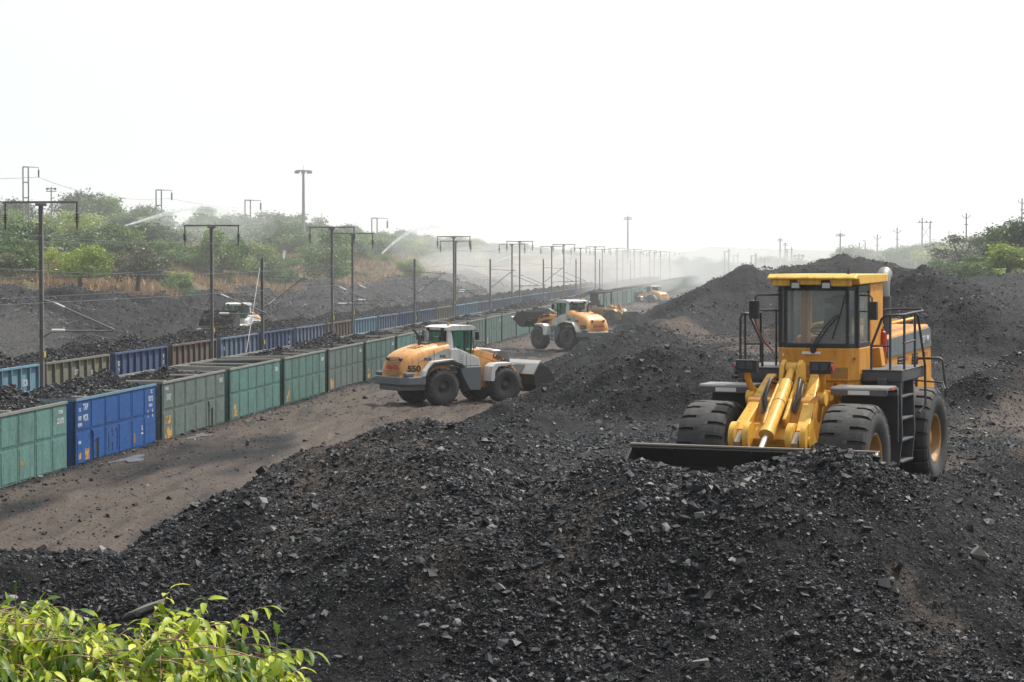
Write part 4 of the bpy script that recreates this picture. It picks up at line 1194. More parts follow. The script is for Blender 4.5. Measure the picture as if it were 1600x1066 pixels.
    for x in (-0.73, 0.73):
        f.box((x, -0.20, 2.72), (0.07, 0.09, 1.0)); f.box((x, 0.14, 2.70), (0.07, 0.06, 1.1), 0, Matrix.Rotation(-0.05, 3, 'X'))
        f.box((x, -0.42, 3.19), (0.06, 0.62, 0.05))
    f.box((0, -1.12, 3.17), (1.4, 0.05, 0.06)); f.box((0, -1.12, 2.42), (1.4, 0.05, 0.06))
    f.build('window_frame', M['black'], cab, 0.006)
    for x in (-0.735, 0.735):
        w_ = MB(); w_.prism([(-0.84, 3.18), (-0.78, 2.55), (-0.30, 2.20), (-0.22, 2.16), (-0.22, 3.18)], x - 0.008, x + 0.008); w_.prism([(-0.17, 3.18), (-0.17, 2.16), (0.12, 2.16), (0.14, 3.18)], x - 0.008, x + 0.008)
        w_.build('side_window', M['glass_green'], cab)
    for s in (-1, 1):
        dh = MB(); dh.box((s * 0.785, -0.62, 2.36), (0.04, 0.16, 0.04)); dh.tube([(s * 0.83, 0.16, 2.2), (s * 0.86, 0.18, 2.5), (s * 0.83, 0.16, 2.9)], 0.018, 6); dh.build('door_handle', M['black'], cab)
        ds = MB(); ds.box((s * 1.064, -0.35, 1.86), (0.012, 0.02, 0.5)); ds.box((s * 1.064, -0.1, 1.68), (0.012, 0.9, 0.02)); ds.build('panel_seam', M['ink'], T)
        sp = MB()
        for k in range(5): sp.box((s * 1.064, -0.58, 1.78 + k * 0.09), (0.012, 0.16, 0.022))
        sp.build('vent', M['grey'], T)
    bc = MB(); bc.cyl((0.5, -0.9, 3.42), (0.5, -0.9, 3.56), 0.06, 0.05, 10); bc.build('beacon', M['orange_mark'], cab)
    w_ = MB(); w_.box((0, 0.18, 2.68), (1.38, 0.015, 1.04)); w_.build('windscreen', M['glass_green'], cab)
    w_ = MB(); w_.box((0, -1.115, 2.8), (1.36, 0.015, 0.72)); w_.build('rear_window', M['glass_green'], cab)
    st = MB(); st.prism([(-0.75, 2.2), (-0.3, 2.2), (-0.3, 2.36), (-0.62, 2.36), (-0.78, 2.95), (-0.90, 2.92)], -0.25, 0.25); st.box((0, -0.82, 3.0), (0.3, 0.1, 0.2)); st.cyl((0, 0.1, 2.1), (0, -0.05, 2.5), 0.04, n=8); st.lathe([(0.2, 0), (0.18, 0.02)], (0, -0.05, 2.5), (0, -0.5, 0.8), 16)
    st.build('seat', M['hole'], cab, 0.04)
    for s in (-1, 1):
        m = MB(); m.box((s * 0.98, 0.28, 2.95), (0.16, 0.10, 0.34)); m.tube([(s * 0.8, 0.2, 3.2), (s * 0.96, 0.28, 3.2), (s * 0.98, 0.29, 3.1)], 0.015, 6); m.build('mirror', M['black'], cab, 0.02)
        l = MB(); l.box((s * 0.55, -1.25, 3.26), (0.18, 0.08, 0.12)); l.box((s * 0.6, 0.32, 3.28), (0.18, 0.08, 0.12)); l.build('work_light', M['black'], cab, 0.01)
    # front frame and white fenders
    fr = MB(); fr.prism([(0.46, 0.7), (0.44, 1.9), (0.50, 2.32), (0.80, 2.38), (1.10, 2.0), (1.75, 1.45), (2.0, 0.9), (1.9, 0.6)], -0.48, 0.48)
    fr.build('front_frame', M['orange'], T, 0.03)
    for s in (-1, 1):
        p = MB(); p.prism([(0.78, 0.98), (0.86, 1.62), (1.05, 1.76), (1.85, 1.78), (2.1, 1.66), (1.75, 1.66), (1.2, 1.60), (1.02, 1.4), (1.0, 0.98)], s * 0.72, s * 1.32)
        p.build('fender', M['white'], T, 0.02)
    # boom, linkage, bucket
    P0 = (0.72, 2.16)
    ty, tz = tip
    d = Vector((ty - P0[0], tz - P0[1])); Lb = d.length; d.normalize(); nn = Vector((-d[1], d[0]))
    def on(t, o): return (P0[0] + d[0] * t * Lb + nn[0] * o, P0[1] + d[1] * t * Lb + nn[1] * o)
    bo = MB()
    for s in (-1, 1):
        bo.prism([on(-0.05, 0.12), on(0.25, 0.42), on(0.52, 0.56), (on(0.78, 0.42)), on(1.03, 0.12), on(1.03, -0.10), on(0.78, 0.08), on(0.52, 0.22), on(0.25, 0.10), on(-0.05, -0.14)], s * 0.36, s * 0.50)
    a0, a1 = on(0.5, 0.05), on(0.5, 0.36)
    bo.prism([on(0.45, 0.22), on(0.45, 0.48), on(0.62, 0.48), on(0.62, 0.22)], -0.37, 0.37)
    boom = bo.build('boom', M['orange'], T, 0.015)
    if word:
        a = math.atan2(d[1], d[0])
        for s in (-1, 1):
            q = on(0.40, 0.34)
            R_ = Matrix.Rotation(math.pi / 2 if s > 0 else -math.pi / 2, 4, 'Z') @ Matrix.Rotation(math.pi / 2, 4, 'X') @ Matrix.Rotation((a + 0.14) * s, 4, 'Z')
            text_part('LIEBHERR', 0.26, boom, Matrix.Translation((s * 0.508, q[0] + 0.12, q[1])) @ R_, M['ink'], bold=0.012)
    lk = MB()
    pv = on(0.52, 0.62)
    lk.prism([on(0.45, 0.35), on(0.42, 0.90), on(0.5, 0.98), on(0.62, 0.82), on(0.84, 0.10), on(0.72, 0.05)], -0.12, 0.12)
    lk.build('bell_crank', M['grey'], boom, 0.015)
    tcy = MB(); A = Vector((0, 0.85, 2.34)); q = on(0.46, 0.90); B_ = Vector((0, q[0], q[1])); dd = (B_ - A).normalized()
    tcy.cyl(A, A.lerp(B_, 0.6), 0.085, n=14); tcy.cyl(A.lerp(B_, 0.6), B_, 0.05, n=12, m=1)
    tcy.build('tilt_cylinder', [M['stripe'], M['chrome']], boom)
    ho = MB()
    for s in (-1, 1): ho.tube([(s * 0.15, 0.7, 2.3), (s * 0.2, 0.85, 2.66), (s * 0.15, 1.2, 2.66), (s * 0.1, 1.45, 2.4)], 0.022, 6)
    ho.build('hydraulic_hose', M['hose'], boom)
    # bucket turned by ang about its pin
    base = [(0.30, 1.02), (-0.02, 0.62), (-0.06, 0.16), (0.10, -0.14), (0.42, -0.27), (1.35, -0.30)]
    poly = [rot_x(y + ty, z + tz, ty, tz, ang) for y, z in base]
    side = [rot_x(y + ty, z + tz, ty, tz, ang) for y, z in base + [(1.2, 0.0), (0.75, 0.85)]]
    W_ = 2.95
    bk = bucket_mb(W_, poly, 0.04, side=side)
    e0, e1 = poly[0], rot_x(ty + 0.42, tz + 1.12, ty, tz, ang)
    bk.prism([e0, e1, (e1[0] + 0.02, e1[1] - 0.05), (e0[0] + 0.02, e0[1] - 0.06)], -W_ / 2, W_ / 2, 0)
    lip = [rot_x(ty + y, tz + z, ty, tz, ang) for y, z in ((1.30, -0.31), (1.55, -0.31), (1.55, -0.27), (1.30, -0.25))]
    bk.prism(lip, -W_ / 2 - 0.03, W_ / 2 + 0.03, 1)
    for x in (-0.42, 0.42):
        bk.prism([rot_x(ty + y, tz + z, ty, tz, ang) for y, z in ((0.05, 0.8), (-0.28, 0.25), (-0.22, -0.12), (0.1, -0.2), (0.0, 0.2))], x - 0.05, x + 0.05, 0)
    bk.build('bucket', [M['bucket'], M['worn']], T, 0.012)
    if bucket_col == 'bucket_white':
        wn = MB()
        wn.sheet([rot_x(ty + y, tz + z, ty, tz, ang) for y, z in ((0.44, 1.16), (0.27, 1.04), (-0.07, 0.62))], 0.05, -W_ / 2 + 0.02, W_ / 2 - 0.02)
        q = wn.build('back_plate', M['bucket_white'], T)
        wn = MB(); wn.sheet([rot_x(ty + y, tz + z, ty, tz, ang) for y, z in ((0.16, 0.99), (-0.10, 0.68))], 0.03, -0.75, 0.55); wn.build('dark_patch', M['grey'], q)
    if fill:
        rr = np.random.default_rng(3)
        n_ = 700
        pts, szs = [], []
        for i in range(n_):
            x = rr.uniform(-W_ / 2 + 0.1, W_ / 2 - 0.1)
            yy = rr.uniform(0.0, 1.25); top = 0.55 + fill * (1 - abs(yy - 0.6) / 0.8) * (1 - abs(x) / (W_ * 0.62))
            y2, z2 = rot_x(ty + yy, tz + min(top, 1.3) - 0.25 * rr.random() - 0.2 * (yy > 1), ty, tz, ang)
            pts.append((x, y2, z2)); szs.append(rr.uniform(0.05, 0.14))
        rc = rock_mesh('coal_load', np.array(pts), np.array(szs), M['rock'], True, rr.random(n_), rr)
        o = tag(link('coal_load', rc), 'heap of coal lumps carried in the ' + fill_word(label), 'coal load')
        o.location = T.location; o.rotation_euler = T.rotation_euler; o.scale = T.scale
    return T


def fill_word(label):
    return 'raised bucket of the loader beside the green wagons' if 'raised' in label else 'dark bucket of the loader on the far dump'


def canopy_loader():
    loc = (9.5, 243, 0.0)
    head = Vector((0.86, -0.51)).normalized()
    rz = math.atan2(-head.x, head.y)
    T = thing('wheel_loader', 'old faded yellow loader with an open black canopy instead of a cab', 'wheel loader', loc, rz, 'wheel loaders working the coal')
    add_wheels(T, 0.80, 0.60, 0.34, 20, 1.05, (1.5, -1.5), M['rubber'], M['rim_dark'], 0.38, 0.10, 0.075, 0.10)
    b = MB(); b.prism([(-3.3, 0.9), (-3.35, 1.9), (-3.1, 2.25), (-1.0, 2.35), (-0.9, 0.9)], -0.95, 0.95); b.box((0, -3.3, 0.95), (2.2, 0.6, 0.6))
    body = b.build('engine_hood', M['cream'], T, 0.05)
    for s in (-1, 1):
        v = MB(); v.box((s * 0.955, -2.3, 1.75), (0.02, 0.9, 0.5)); v.build('grille', M['black'], body)
        fd = MB(); fd.prism([(-2.4, 1.5), (-2.1, 1.75), (-0.8, 1.75), (-0.6, 1.4), (-0.7, 1.4), (-0.9, 1.66), (-2.0, 1.66), (-2.3, 1.5)], s * 0.75, s * 1.36); fd.build('fender', M['old_orange'], T)
        ff = MB(); ff.prism([(0.6, 1.4), (0.8, 1.75), (2.1, 1.75), (2.3, 1.5), (2.2, 1.5), (2.0, 1.66), (0.9, 1.66), (0.7, 1.4)], s * 0.75, s * 1.36); ff.build('fender', M['cream'], T)
    c = MB(); c.box((0, -0.2, 1.7), (1.7, 1.7, 0.35)); c.box((0, -0.2, 1.2), (1.2, 2.2, 0.8))
    c.build('operator_floor', M['old_orange'], T, 0.02)
    k = MB()
    for x in (-0.8, 0.8):
        for y in (-0.95, 0.65): k.box((x, y, 2.65), (0.10, 0.10, 1.6))
        k.tube([(x, 0.7, 2.0), (x, 0.95, 2.0), (x, 0.95, 2.7), (x, 0.7, 2.7)], 0.03, 6)
    k.box((0, -0.15, 3.48), (2.0, 2.0, 0.10)); k.box((0, -0.95, 2.7), (1.3, 0.05, 1.3))
    k.build('canopy', M['black'], T, 0.015)
    s = MB(); s.prism([(-0.5, 1.9), (0.0, 1.9), (0.0, 2.15), (-0.35, 2.15), (-0.5, 2.7), (-0.62, 2.7)], -0.28, 0.28); s.build('seat', M['hole'], T, 0.03)
    f = MB(); f.prism([(0.8, 0.7), (0.8, 1.9), (1.1, 2.15), (1.4, 2.1), (2.0, 1.2), (2.0, 0.6)], -0.5, 0.5); f.build('front_frame', M['old_orange'], T, 0.02)
    bo = MB()
    for x in (-0.45, 0.45): bo.prism([(1.0, 1.9), (1.8, 2.0), (3.1, 0.9), (3.1, 0.6), (1.7, 1.5), (1.0, 1.6)], x - 0.08, x + 0.08)
    bo.prism([(1.9, 1.2), (1.95, 2.3), (2.15, 2.3), (2.6, 0.9)], -0.1, 0.1); bo.cyl((0, 1.1, 2.05), (0, 2.0, 2.2), 0.08)
    bo.build('boom', M['old_orange'], T, 0.015)
    poly = [(3.35, 1.5), (3.1, 1.1), (3.05, 0.7), (3.2, 0.45), (3.5, 0.32), (4.4, 0.3)]
    bk = bucket_mb(2.8, poly, 0.05, side=poly + [(4.0, 1.1)]); bk.build('bucket', M['bucket'], T)


big_loader()
# a twisted plank-like piece of pale steel stuck in the coal where the other machine's lip shows
h1 = Vector((0.81, 0.587)).normalized()
white_loader('white and orange wheel loader with a white backed bucket set down in the yard', (-2.55, 110.6, 0.0), h1, (3.10, 0.62), 0.12)
h2 = Vector((-0.60, 0.80)).normalized()
white_loader('white and orange wheel loader carrying coal in a raised dark bucket', (4.15, 174.0, 0.0), h2, (3.0, 1.55), 0.62, 'bucket', 0.55)
white_loader('most distant white and orange loader, half hidden behind a coal ridge', (22.3, 370, 0.0), h2, (3.0, 1.2), 0.5, 'bucket', 0, 1.0, False)
h4 = Vector((-0.27, -0.96)).normalized()
white_loader('white cabbed loader facing us on the dump beyond both trains', (-22.0, 184, 0), h4, (2.95, 1.75), 0.12, 'bucket', 0.55, 1.0, False)
canopy_loader()
for o in [o for o in bpy.data.objects if o.get('category') in ('wheel loader', 'coal load') and o.location.y > 60]:
    r_ = [zat(o.location.x + dx, o.location.y + dy) for dx in (-1.2, 1.2) for dy in (-1.2, 1.2)]
    o.location.z = sum(r_) / 4 - (0.75 if o.location.y > 300 else 0.33 if o.location.x < -15 else 0.03)
def u_at(px, v):
    a = (px - 800) / FPX
    return (v * RN[0] - a * v * RN[1]) / (a * RD[1] - RD[0])


RAILQ = -RA      # turns local +Y to the rails' direction
VN, VF = -23.0, -32.4
PITCHW = (u_at(569, VN) - u_at(110, VN)) / 5.0
LW, WW, HW = PITCHW - 0.95, 3.05, 2.25


def tarp_bar(y, mb):
    mb.box((0, y, HW - 0.03), (WW - 0.16, 0.16, 0.07))


def near_wagon_meshes(body_m, rim_m):
    b = MB()
    h = LW / 2
    # floor, ends, walls
    b.box((0, 0, 0.10), (WW - 0.2, LW - 0.1, 0.2), 1)
    for s in (-1, 1):
        b.box((s * (WW / 2 - 0.06), 0, HW / 2), (0.06, LW, HW), 1)
        b.box((0, s * (h - 0.05), HW / 2), (WW - 0.20, 0.08, HW), 0)
        for x in (-1.0, 0, 1.0): b.box((x, s * (h + 0.02), HW / 2), (0.10, 0.06, HW - 0.1), 0)
        nb = 6
        bw = LW / nb
        for k in range(nb):
            y0 = -h + k * bw
            for z0, z1 in ((0.04, 1.138), (1.156, HW - 0.09)):
                x = s * (WW / 2 - 0.03)
                # pressed panel with a raised field
                b.box((x, y0 + bw / 2, (z0 + z1) / 2), (0.05, bw - 0.045, z1 - z0), 0)
                b.prism([(y0 + 0.14, z0 + 0.07), (y0 + bw - 0.14, z0 + 0.07), (y0 + bw - 0.14, z1 - 0.07), (y0 + 0.14, z1 - 0.07)], s * (WW / 2 - 0.01), s * (WW / 2 + 0.014), 0)
    body = b.mesh('body', [body_m, M['dark_gap']])
    r = MB()
    for s in (-1, 1):
        r.box((s * (WW / 2 - 0.03), 0, HW - 0.04), (0.13, LW + 0.02, 0.08)); r.box((0, s * (h - 0.05), HW - 0.045), (WW - 0.2, 0.12, 0.09))
    rim = r.mesh('top_rim', rim_m)
    t = MB(); tarp_bar(0, t); tie = t.mesh('tie_bar', M['tie'])
    c = MB()
    c.box((0, 0, 0.55), (0.5, 0.5, 0.3))
    return body, rim, tie


def far_wagon_meshes(body_m, rim_m):
    b = MB(); h = LW / 2
    b.box((0, 0, 0.10), (WW - 0.2, LW - 0.1, 0.2), 0)
    for s in (-1, 1):
        b.box((s * (WW / 2 - 0.13), 0, HW / 2), (0.05, LW, HW))
        b.box((0, s * (h - 0.05), HW / 2), (WW - 0.32, 0.08, HW))
        for k in range(9):
            y = -h + 0.08 + k * (LW - 0.16) / 8
            b.prism([(y - 0.05, 0.03), (y + 0.05, 0.03), (y + 0.05, HW - 0.10), (y - 0.05, HW - 0.10)], s * (WW / 2 - 0.10), s * (WW / 2 + 0.02))
        b.box((s * (WW / 2 - 0.07), 0, 1.02), (0.09, LW, 0.07)); b.box((s * (WW / 2 - 0.07), 0, 0.08), (0.12, LW, 0.14))
        for x in (-1.0, 0, 1.0): b.box((x, s * (h + 0.02), HW / 2), (0.10, 0.06, HW - 0.1))
    body = b.mesh('body', [body_m])
    r = MB()
    for s in (-1, 1):
        r.box((s * (WW / 2 - 0.06), 0, HW - 0.045), (0.17, LW + 0.02, 0.09)); r.box((0, s * (h - 0.05), HW - 0.05), (WW - 0.3, 0.12, 0.1))
    return body, r.mesh('top_rim', rim_m)


def load_mesh(seed, lo, hi, y0, y1, n, shape=1.0):
    """coal lying in a wagon: a bumpy surface with lumps on it"""
    r = np.random.default_rng(seed)
    gx = np.linspace(-WW / 2 + 0.14, WW / 2 - 0.14, 26); gy = np.linspace(y0, y1, 90)
    X, Y = np.meshgrid(gx, gy)
    def hz(X, Y):
        e = np.clip(1 - np.abs(X) / (WW / 2), 0, 1) ** 0.6
        q = np.clip((Y - y0) / 0.9, 0, 1) * np.clip((y1 - Y) / 0.9, 0, 1)
        w = 0.85 + 0.15 * np.cos(Y * 1.3 + seed) + 0.7 * fbm(X / 1.1 + seed * 7, Y / 1.3, 400 + seed, 3)
        return lo + (hi - lo) * e * q ** 0.5 * np.clip(w, 0.05, 1.5) * shape + 0.08 * fbm(X / 0.3, Y / 0.3, 500 + seed, 2)
    Z = hz(X, Y)
    nr, nc = X.shape
    idx = np.arange(nr * nc).reshape(nr, nc)
    Q = np.stack([idx[:-1, :-1], idx[:-1, 1:], idx[1:, 1:], idx[1:, :-1]], -1).reshape(-1, 4)
    T = np.concatenate([Q[:, [0, 1, 2]], Q[:, [0, 2, 3]]])
    V = np.stack([X.ravel(), Y.ravel(), Z.ravel()], 1)
    x = r.uniform(gx[0] + 0.06, gx[-1] - 0.06, n); y = r.uniform(y0 + 0.05, y1 - 0.05, n)
    S = 0.032 * (1 - r.random(n) * 0.93) ** (-0.45)
    P = np.stack([x, y, hz(x, y) + S * 0.2], 1)
    me = rock_mesh('tmp', P, S, M['rock'], True, r.random(n) ** 1.1, r)
    nv = len(me.vertices)
    rv = np.empty(nv * 3, dtype=np.float32); me.vertices.foreach_get('co', rv)
    rl_ = np.empty(len(me.loops), dtype=np.int32); me.loops.foreach_get('vertex_index', rl_)
    rt = np.empty(nv, dtype=np.float32); me.attributes['tone'].data.foreach_get('value', rt)
    bpy.data.meshes.remove(me)
    V2 = np.concatenate([V, rv.reshape(-1, 3)]); T2 = np.concatenate([T, rl_.reshape(-1, 3) + len(V)])
    mi = np.concatenate([np.zeros(len(T)), np.ones(len(rl_) // 3)])
    return np_mesh('coal_load', V2, T2, [M['ground'], M['rock']], False, {'tone': np.concatenate([np.zeros(len(V)), rt]), 'dirt': np.zeros(len(V2)), 'earth': np.zeros(len(V2))}, mi=mi)


def marks(parent, items, s=1):
    """lettering and painted marks on a wagon's yard side: (text or None, y, z, size or (w,h), material)"""
    R_ = Matrix.Rotation(math.pi / 2, 4, 'Z') @ Matrix.Rotation(math.pi / 2, 4, 'X')
    for t, y, z, sz, m in items:
        if t:
            text_part(t, sz, parent, Matrix.Translation((WW / 2 + 0.019, y, z)) @ R_, m, depth=0.003, bold=0.006)
        else:
            q = MB(); q.box((WW / 2 + 0.017, y, z), (0.008, sz[0], sz[1])); q.build('painted_patch', m, parent)


def build_trains():
    loads = {'full': [load_mesh(k, 1.95, 2.50 + 0.08 * k, -LW / 2 + 0.12, LW / 2 - 0.12, 4200) for k in (1, 2)],
             'part': [load_mesh(3, 1.80, 2.42, -LW / 2 + 0.12, LW / 2 - 2.4, 2000), load_mesh(4, 1.75, 2.38, -LW / 2 + 2.2, LW / 2 - 0.12, 2000)],
             'low': [load_mesh(5, 1.85, 2.38, -LW / 2 + 0.12, LW / 2 - 0.12, 1700), load_mesh(6, 1.80, 2.34, -LW / 2 + 0.12, LW / 2 - 0.12, 1700)],
             'empty': [load_mesh(7, 0.9, 1.3, -LW / 2 + 0.12, LW / 2 - 0.12, 900)]}
    cache = {}
    def nm(key):
        if key not in cache: cache[key] = near_wagon_meshes(M[key], M['topbar'] if key != 'wag_blue' else M['wag_lblue'])
        return cache[key]
    u0 = u_at(110, VN)
    rows = {
        -2: ('wag_green1', 'full', None), 
        -1: ('wag_green0', 'full', 'bright teal open wagon at the left edge, heaped with coal, streaked with black'),
        0: ('wag_blue', 'full', 'deep blue open wagon with white numbers, the only blue one beside the yard'),
        1: ('wag_green4', 'part', 'grey green wagon with a small black door, next beyond the deep blue wagon'),
        2: ('wag_green0', 'empty', 'teal wagon nearly empty inside, with an orange patch at its near lower corner'),
        3: ('wag_green2', 'part', 'green wagon with coal at one end, third beyond the deep blue wagon'),
        4: ('wag_green4', 'full', 'dull green wagon with a coal mound, fourth beyond the deep blue wagon'),
        5: ('wag_green1', 'low', 'green wagon just left of the nearer orange loader\'s exhaust, behind its tail'),
        6: ('wag_green0', 'low', 'green wagon right behind the nearer orange loader\'s cab'),
        7: ('wag_green2', 'low', 'green wagon just right of the nearer orange loader\'s cab'),
    }
    end_u = u_at(1093, VN)
    k = -2
    greens = ['wag_green0', 'wag_green2', 'wag_green4', 'wag_green1', 'wag_green3', 'wag_green0', 'wag_green1']
    kinds = ['low', 'full', 'low', 'part', 'low', 'low', 'full', 'low']
    while True:
        uc = u0 + (k + 0.5) * PITCHW
        if uc > end_u: break
        if k in rows: key, ld, lab = rows[k]
        else: key, ld, lab = greens[k % 7], kinds[(k * 5) % 8], None
        if lab is None:
            lab = 'green open wagon cut off by the left edge of the picture' if k < 0 else 'hazy green open wagon in the long far stretch of the yard side train'
        p = rail(uc, VN - WW / 2)
        w = thing('open_wagon', lab, 'wagon', p, RAILQ, 'wagons of the train beside the yard')
        body, rim, tie = nm(key)
        b = link('body', body, w); link('top_rim', rim, w)
        if k < 22:
            for y in (-LW / 2 + 1.5, 0.3, LW / 2 - 1.0)[:3 if ld != 'full' else 2]:
                t = link('tie_bar', tie, w); t.location = (0, y + 0.5 * math.sin(k * 2.1 + y), 0)
                t.rotation_euler = (0, 0.03 * math.sin(k * 3 + y), 0.12 * math.sin(k * 1.7 + y * 3))
        if k in (0, 1, 8):
            d = MB(); yc = {0: -LW / 2 + LW / 6 * 1.28, 1: LW / 2 - LW / 6 * 1.55, 8: 1.2}[k]
            d.box((WW / 2 + 0.02, yc, 0.52), (0.012, 0.56, 0.96), 1)
            d.prism([(yc - 0.28, 0.72), (yc - 0.28, 1.02), (yc + 0.28, 1.02), (yc + 0.28, 0.82)], WW / 2 + 0.01, WW / 2 + 0.06, 0); d.box((WW / 2 + 0.035, yc - 0.14, 0.40), (0.03, 0.22, 0.60), 0)
            d.build('door', [M[key], M['hole']], w, 0.006)
            fr_ = MB(); fr_.box((WW / 2 + 0.03, yc, 1.06), (0.06, 0.72, 0.10)); fr_.box((WW / 2 + 0.03, yc + 0.33, 0.5), (0.06, 0.08, 1.0)); fr_.build('door_frame', M[key], w)
        h = LW / 2
        wt, og, wo = M['letter_white'], M['worn_orange'], M['worn_orange']
        if k == 0:
            marks(w, [('TAP', -h + 1.05, 1.92, 0.30, wt), ('VCR', -h + 1.05, 1.56, 0.30, wt), ('213', -h + 0.42, 1.86, 0.16, wt), ('ECR', -h + 0.42, 1.58, 0.18, wt), ('BOXN', -h + 0.42, 1.36, 0.15, wt),
                      ('CC', h - 0.62, 1.98, 0.17, wt), ('10712', h - 0.75, 1.72, 0.26, wt), ('TARE 21', h - 0.75, 1.48, 0.14, wt), ('4', h - 1.1, 1.27, 0.15, wt), ('25', h - 0.5, 1.27, 0.15, wt), ('t', h - 1.1, 1.08, 0.15, wt), ('60', h - 0.5, 1.08, 0.15, wt),
                      ('14/02', -h + 0.36, 0.78, 0.13, wt), (None, -h + 1.2, 0.35, (0.44, 0.36), wo), (None, -h + 0.40, 0.33, (0.26, 0.2), wo), (None, h - 2.9, 0.42, (0.15, 0.34), M['rim']), ('G', h - 1.9, 0.72, 0.24, wt), (None, h - 1.9, 0.53, (0.26, 0.06), wt)])
            sc_ = MB()
            for c0, r0 in (((-0.95, 0.72), 0.28), ((-0.45, 0.72), 0.28)):
                sc_.tube([(WW / 2 + 0.018, c0[0] + r0 * math.cos(a * 0.314), c0[1] + r0 * math.sin(a * 0.314)) for a in range(0, 11)], 0.014, 5)
            sc_.tube([(WW / 2 + 0.018, -1.23, 0.72), (WW / 2 + 0.018, -1.2, 0.2)], 0.014, 5); sc_.tube([(WW / 2 + 0.018, -0.17, 0.72), (WW / 2 + 0.018, -0.22, 0.2)], 0.014, 5)
            sc_.tube([(WW / 2 + 0.018, -1.0, 0.5), (WW / 2 + 0.018, -0.4, 0.52)], 0.012, 5); sc_.tube([(WW / 2 + 0.018, -0.72, 0.5), (WW / 2 + 0.018, -0.76, 0.2)], 0.012, 5)
            sc_.build('scrawl', M['ink'], w)
        elif k == -1:
            marks(w, [('BOXN', h - 0.7, 1.93, 0.16, wt), ('221073', h - 0.72, 1.64, 0.24, wt), (None, h - 4.6, 0.62, (0.3, 0.12), M['rim'])])
        elif k == 1:
            marks(w, [('BOXN', -h + 0.6, 1.95, 0.15, wt), ('3107', -h + 0.85, 1.62, 0.32, wt), ('11061', h - 0.7, 1.84, 0.27, wt), (None, -h + 0.75, 0.78, (0.75, 0.30), og), (None, -h + 0.80, 0.26, (0.95, 0.42), og)])
        elif k in (2, 3, 4, 5, 8, 10):
            marks(w, [(None, -h + 0.75 + 0.1 * (k % 3), 0.42, (0.9 - 0.1 * (k % 4), 0.5), og), ('%d' % (31207 + 811 * k), h - 0.8, 1.80, 0.24, wt)])
        if ld:
            lm = loads[ld][(k * 3) % len(loads[ld])]
            if k < 26:
                which = {-2: 'cut off wagon at the left edge', -1: 'bright teal wagon at the left edge', 0: 'deep blue wagon', 1: 'grey green wagon with the black door', 2: 'nearly empty teal wagon', 3: 'third wagon beyond the deep blue one', 4: 'fourth wagon beyond the deep blue one'}.get(k)
                lab2 = ('loose black coal in the ' + which) if which else 'coal lying below the rim in a hazy green wagon of the yard side train'
                o = tag(link('coal_load', lm), lab2, 'coal load', 'coal carried in the yard side train')
                o.location = p; o.rotation_euler = (0, 0, RAILQ)
        k += 1

    cols = ['wag_steel', 'wag_lblue', 'wag_olive', 'wag_dblue', 'wag_brown', 'wag_steel', 'wag_dblue', 'wag_steel', 'wag_steel', 'wag_lblue', 'wag_steel', 'wag_brown', 'wag_dblue', 'wag_steel', 'wag_steel']
    cache2 = {}
    u0 = u_at(66, VF)
    labs = {0: 'rusty olive wagon of the far train, right of the first tall mast', 1: 'deep blue wagon of the far train, between the olive and brown wagons',
            2: 'rust brown wagon of the far train, left of the second tall mast', -1: 'light blue grey wagon of the far train at the left edge',
            3: 'dull blue wagon of the far train behind the leaning white stay wire', 4: 'blue wagon of the far train behind the short mast with a yellow plate'}
    keys = {-1: 'wag_lblue', 0: 'wag_olive', 1: 'wag_dblue', 2: 'wag_brown', 3: 'wag_steel', 4: 'wag_dblue', 5: 'wag_steel', 6: 'wag_brown', 7: 'wag_lblue', 8: 'wag_steel'}
    end_u = u_at(1032, VF)
    k = -2
    while True:
        uc = u0 + (k + 0.5) * PITCHW
        if uc > end_u: break
        key = keys.get(k, cols[(k * 7) % len(cols)])
        if key not in cache2: cache2[key] = far_wagon_meshes(M[key], M[key])
        lab = labs.get(k, 'ribbed blue grey or brown wagon in the hazy stretch of the far train' if k > 0 else 'steel blue wagon of the far train cut off by the left edge')
        p = rail(uc, VF - WW / 2)
        w = thing('open_wagon', lab, 'wagon', p, RAILQ, 'ribbed wagons of the far train')
        link('body', cache2[key][0], w); link('top_rim', cache2[key][1], w)
        h = LW / 2
        if k in (-1, 0, 1, 3, 4):
            wt = M['letter_white']
            marks(w, {-1: [('BOXN', -h + 3.0, 1.6, 0.3, wt), ('ECR', h - 2.0, 1.5, 0.4, wt)], 0: [('217', -h + 4.4, 1.62, 0.32, wt), ('55', -h + 4.4, 1.3, 0.25, wt), ('10', h - 3.0, 1.5, 0.3, wt)], 1: [('EC', -h + 0.6, 1.7, 0.3, wt), ('R', -h + 0.6, 1.4, 0.26, wt), ('41', h - 0.9, 1.75, 0.26, wt), ('07', h - 0.9, 1.4, 0.26, wt)],
                      3: [('31', -h + 0.9, 1.6, 0.3, wt)], 4: [('11', h - 1.6, 1.7, 0.3, wt), ('64', h - 1.6, 1.35, 0.3, wt)]}[k])
        if k < 30:
            lm = loads['full'][k % 2]
            lab2 = {-1: 'coal heaped in the light blue grey wagon at the left edge', 0: 'coal just showing over the rusty olive wagon', 1: 'coal just showing over the far train\'s deep blue wagon'}.get(k, 'coal just showing over the rims along the hazy far train')
            o = tag(link('coal_load', lm), lab2, 'coal load', 'coal carried in the far train')
            o.location = p; o.rotation_euler = (0, 0, RAILQ)
        k += 1


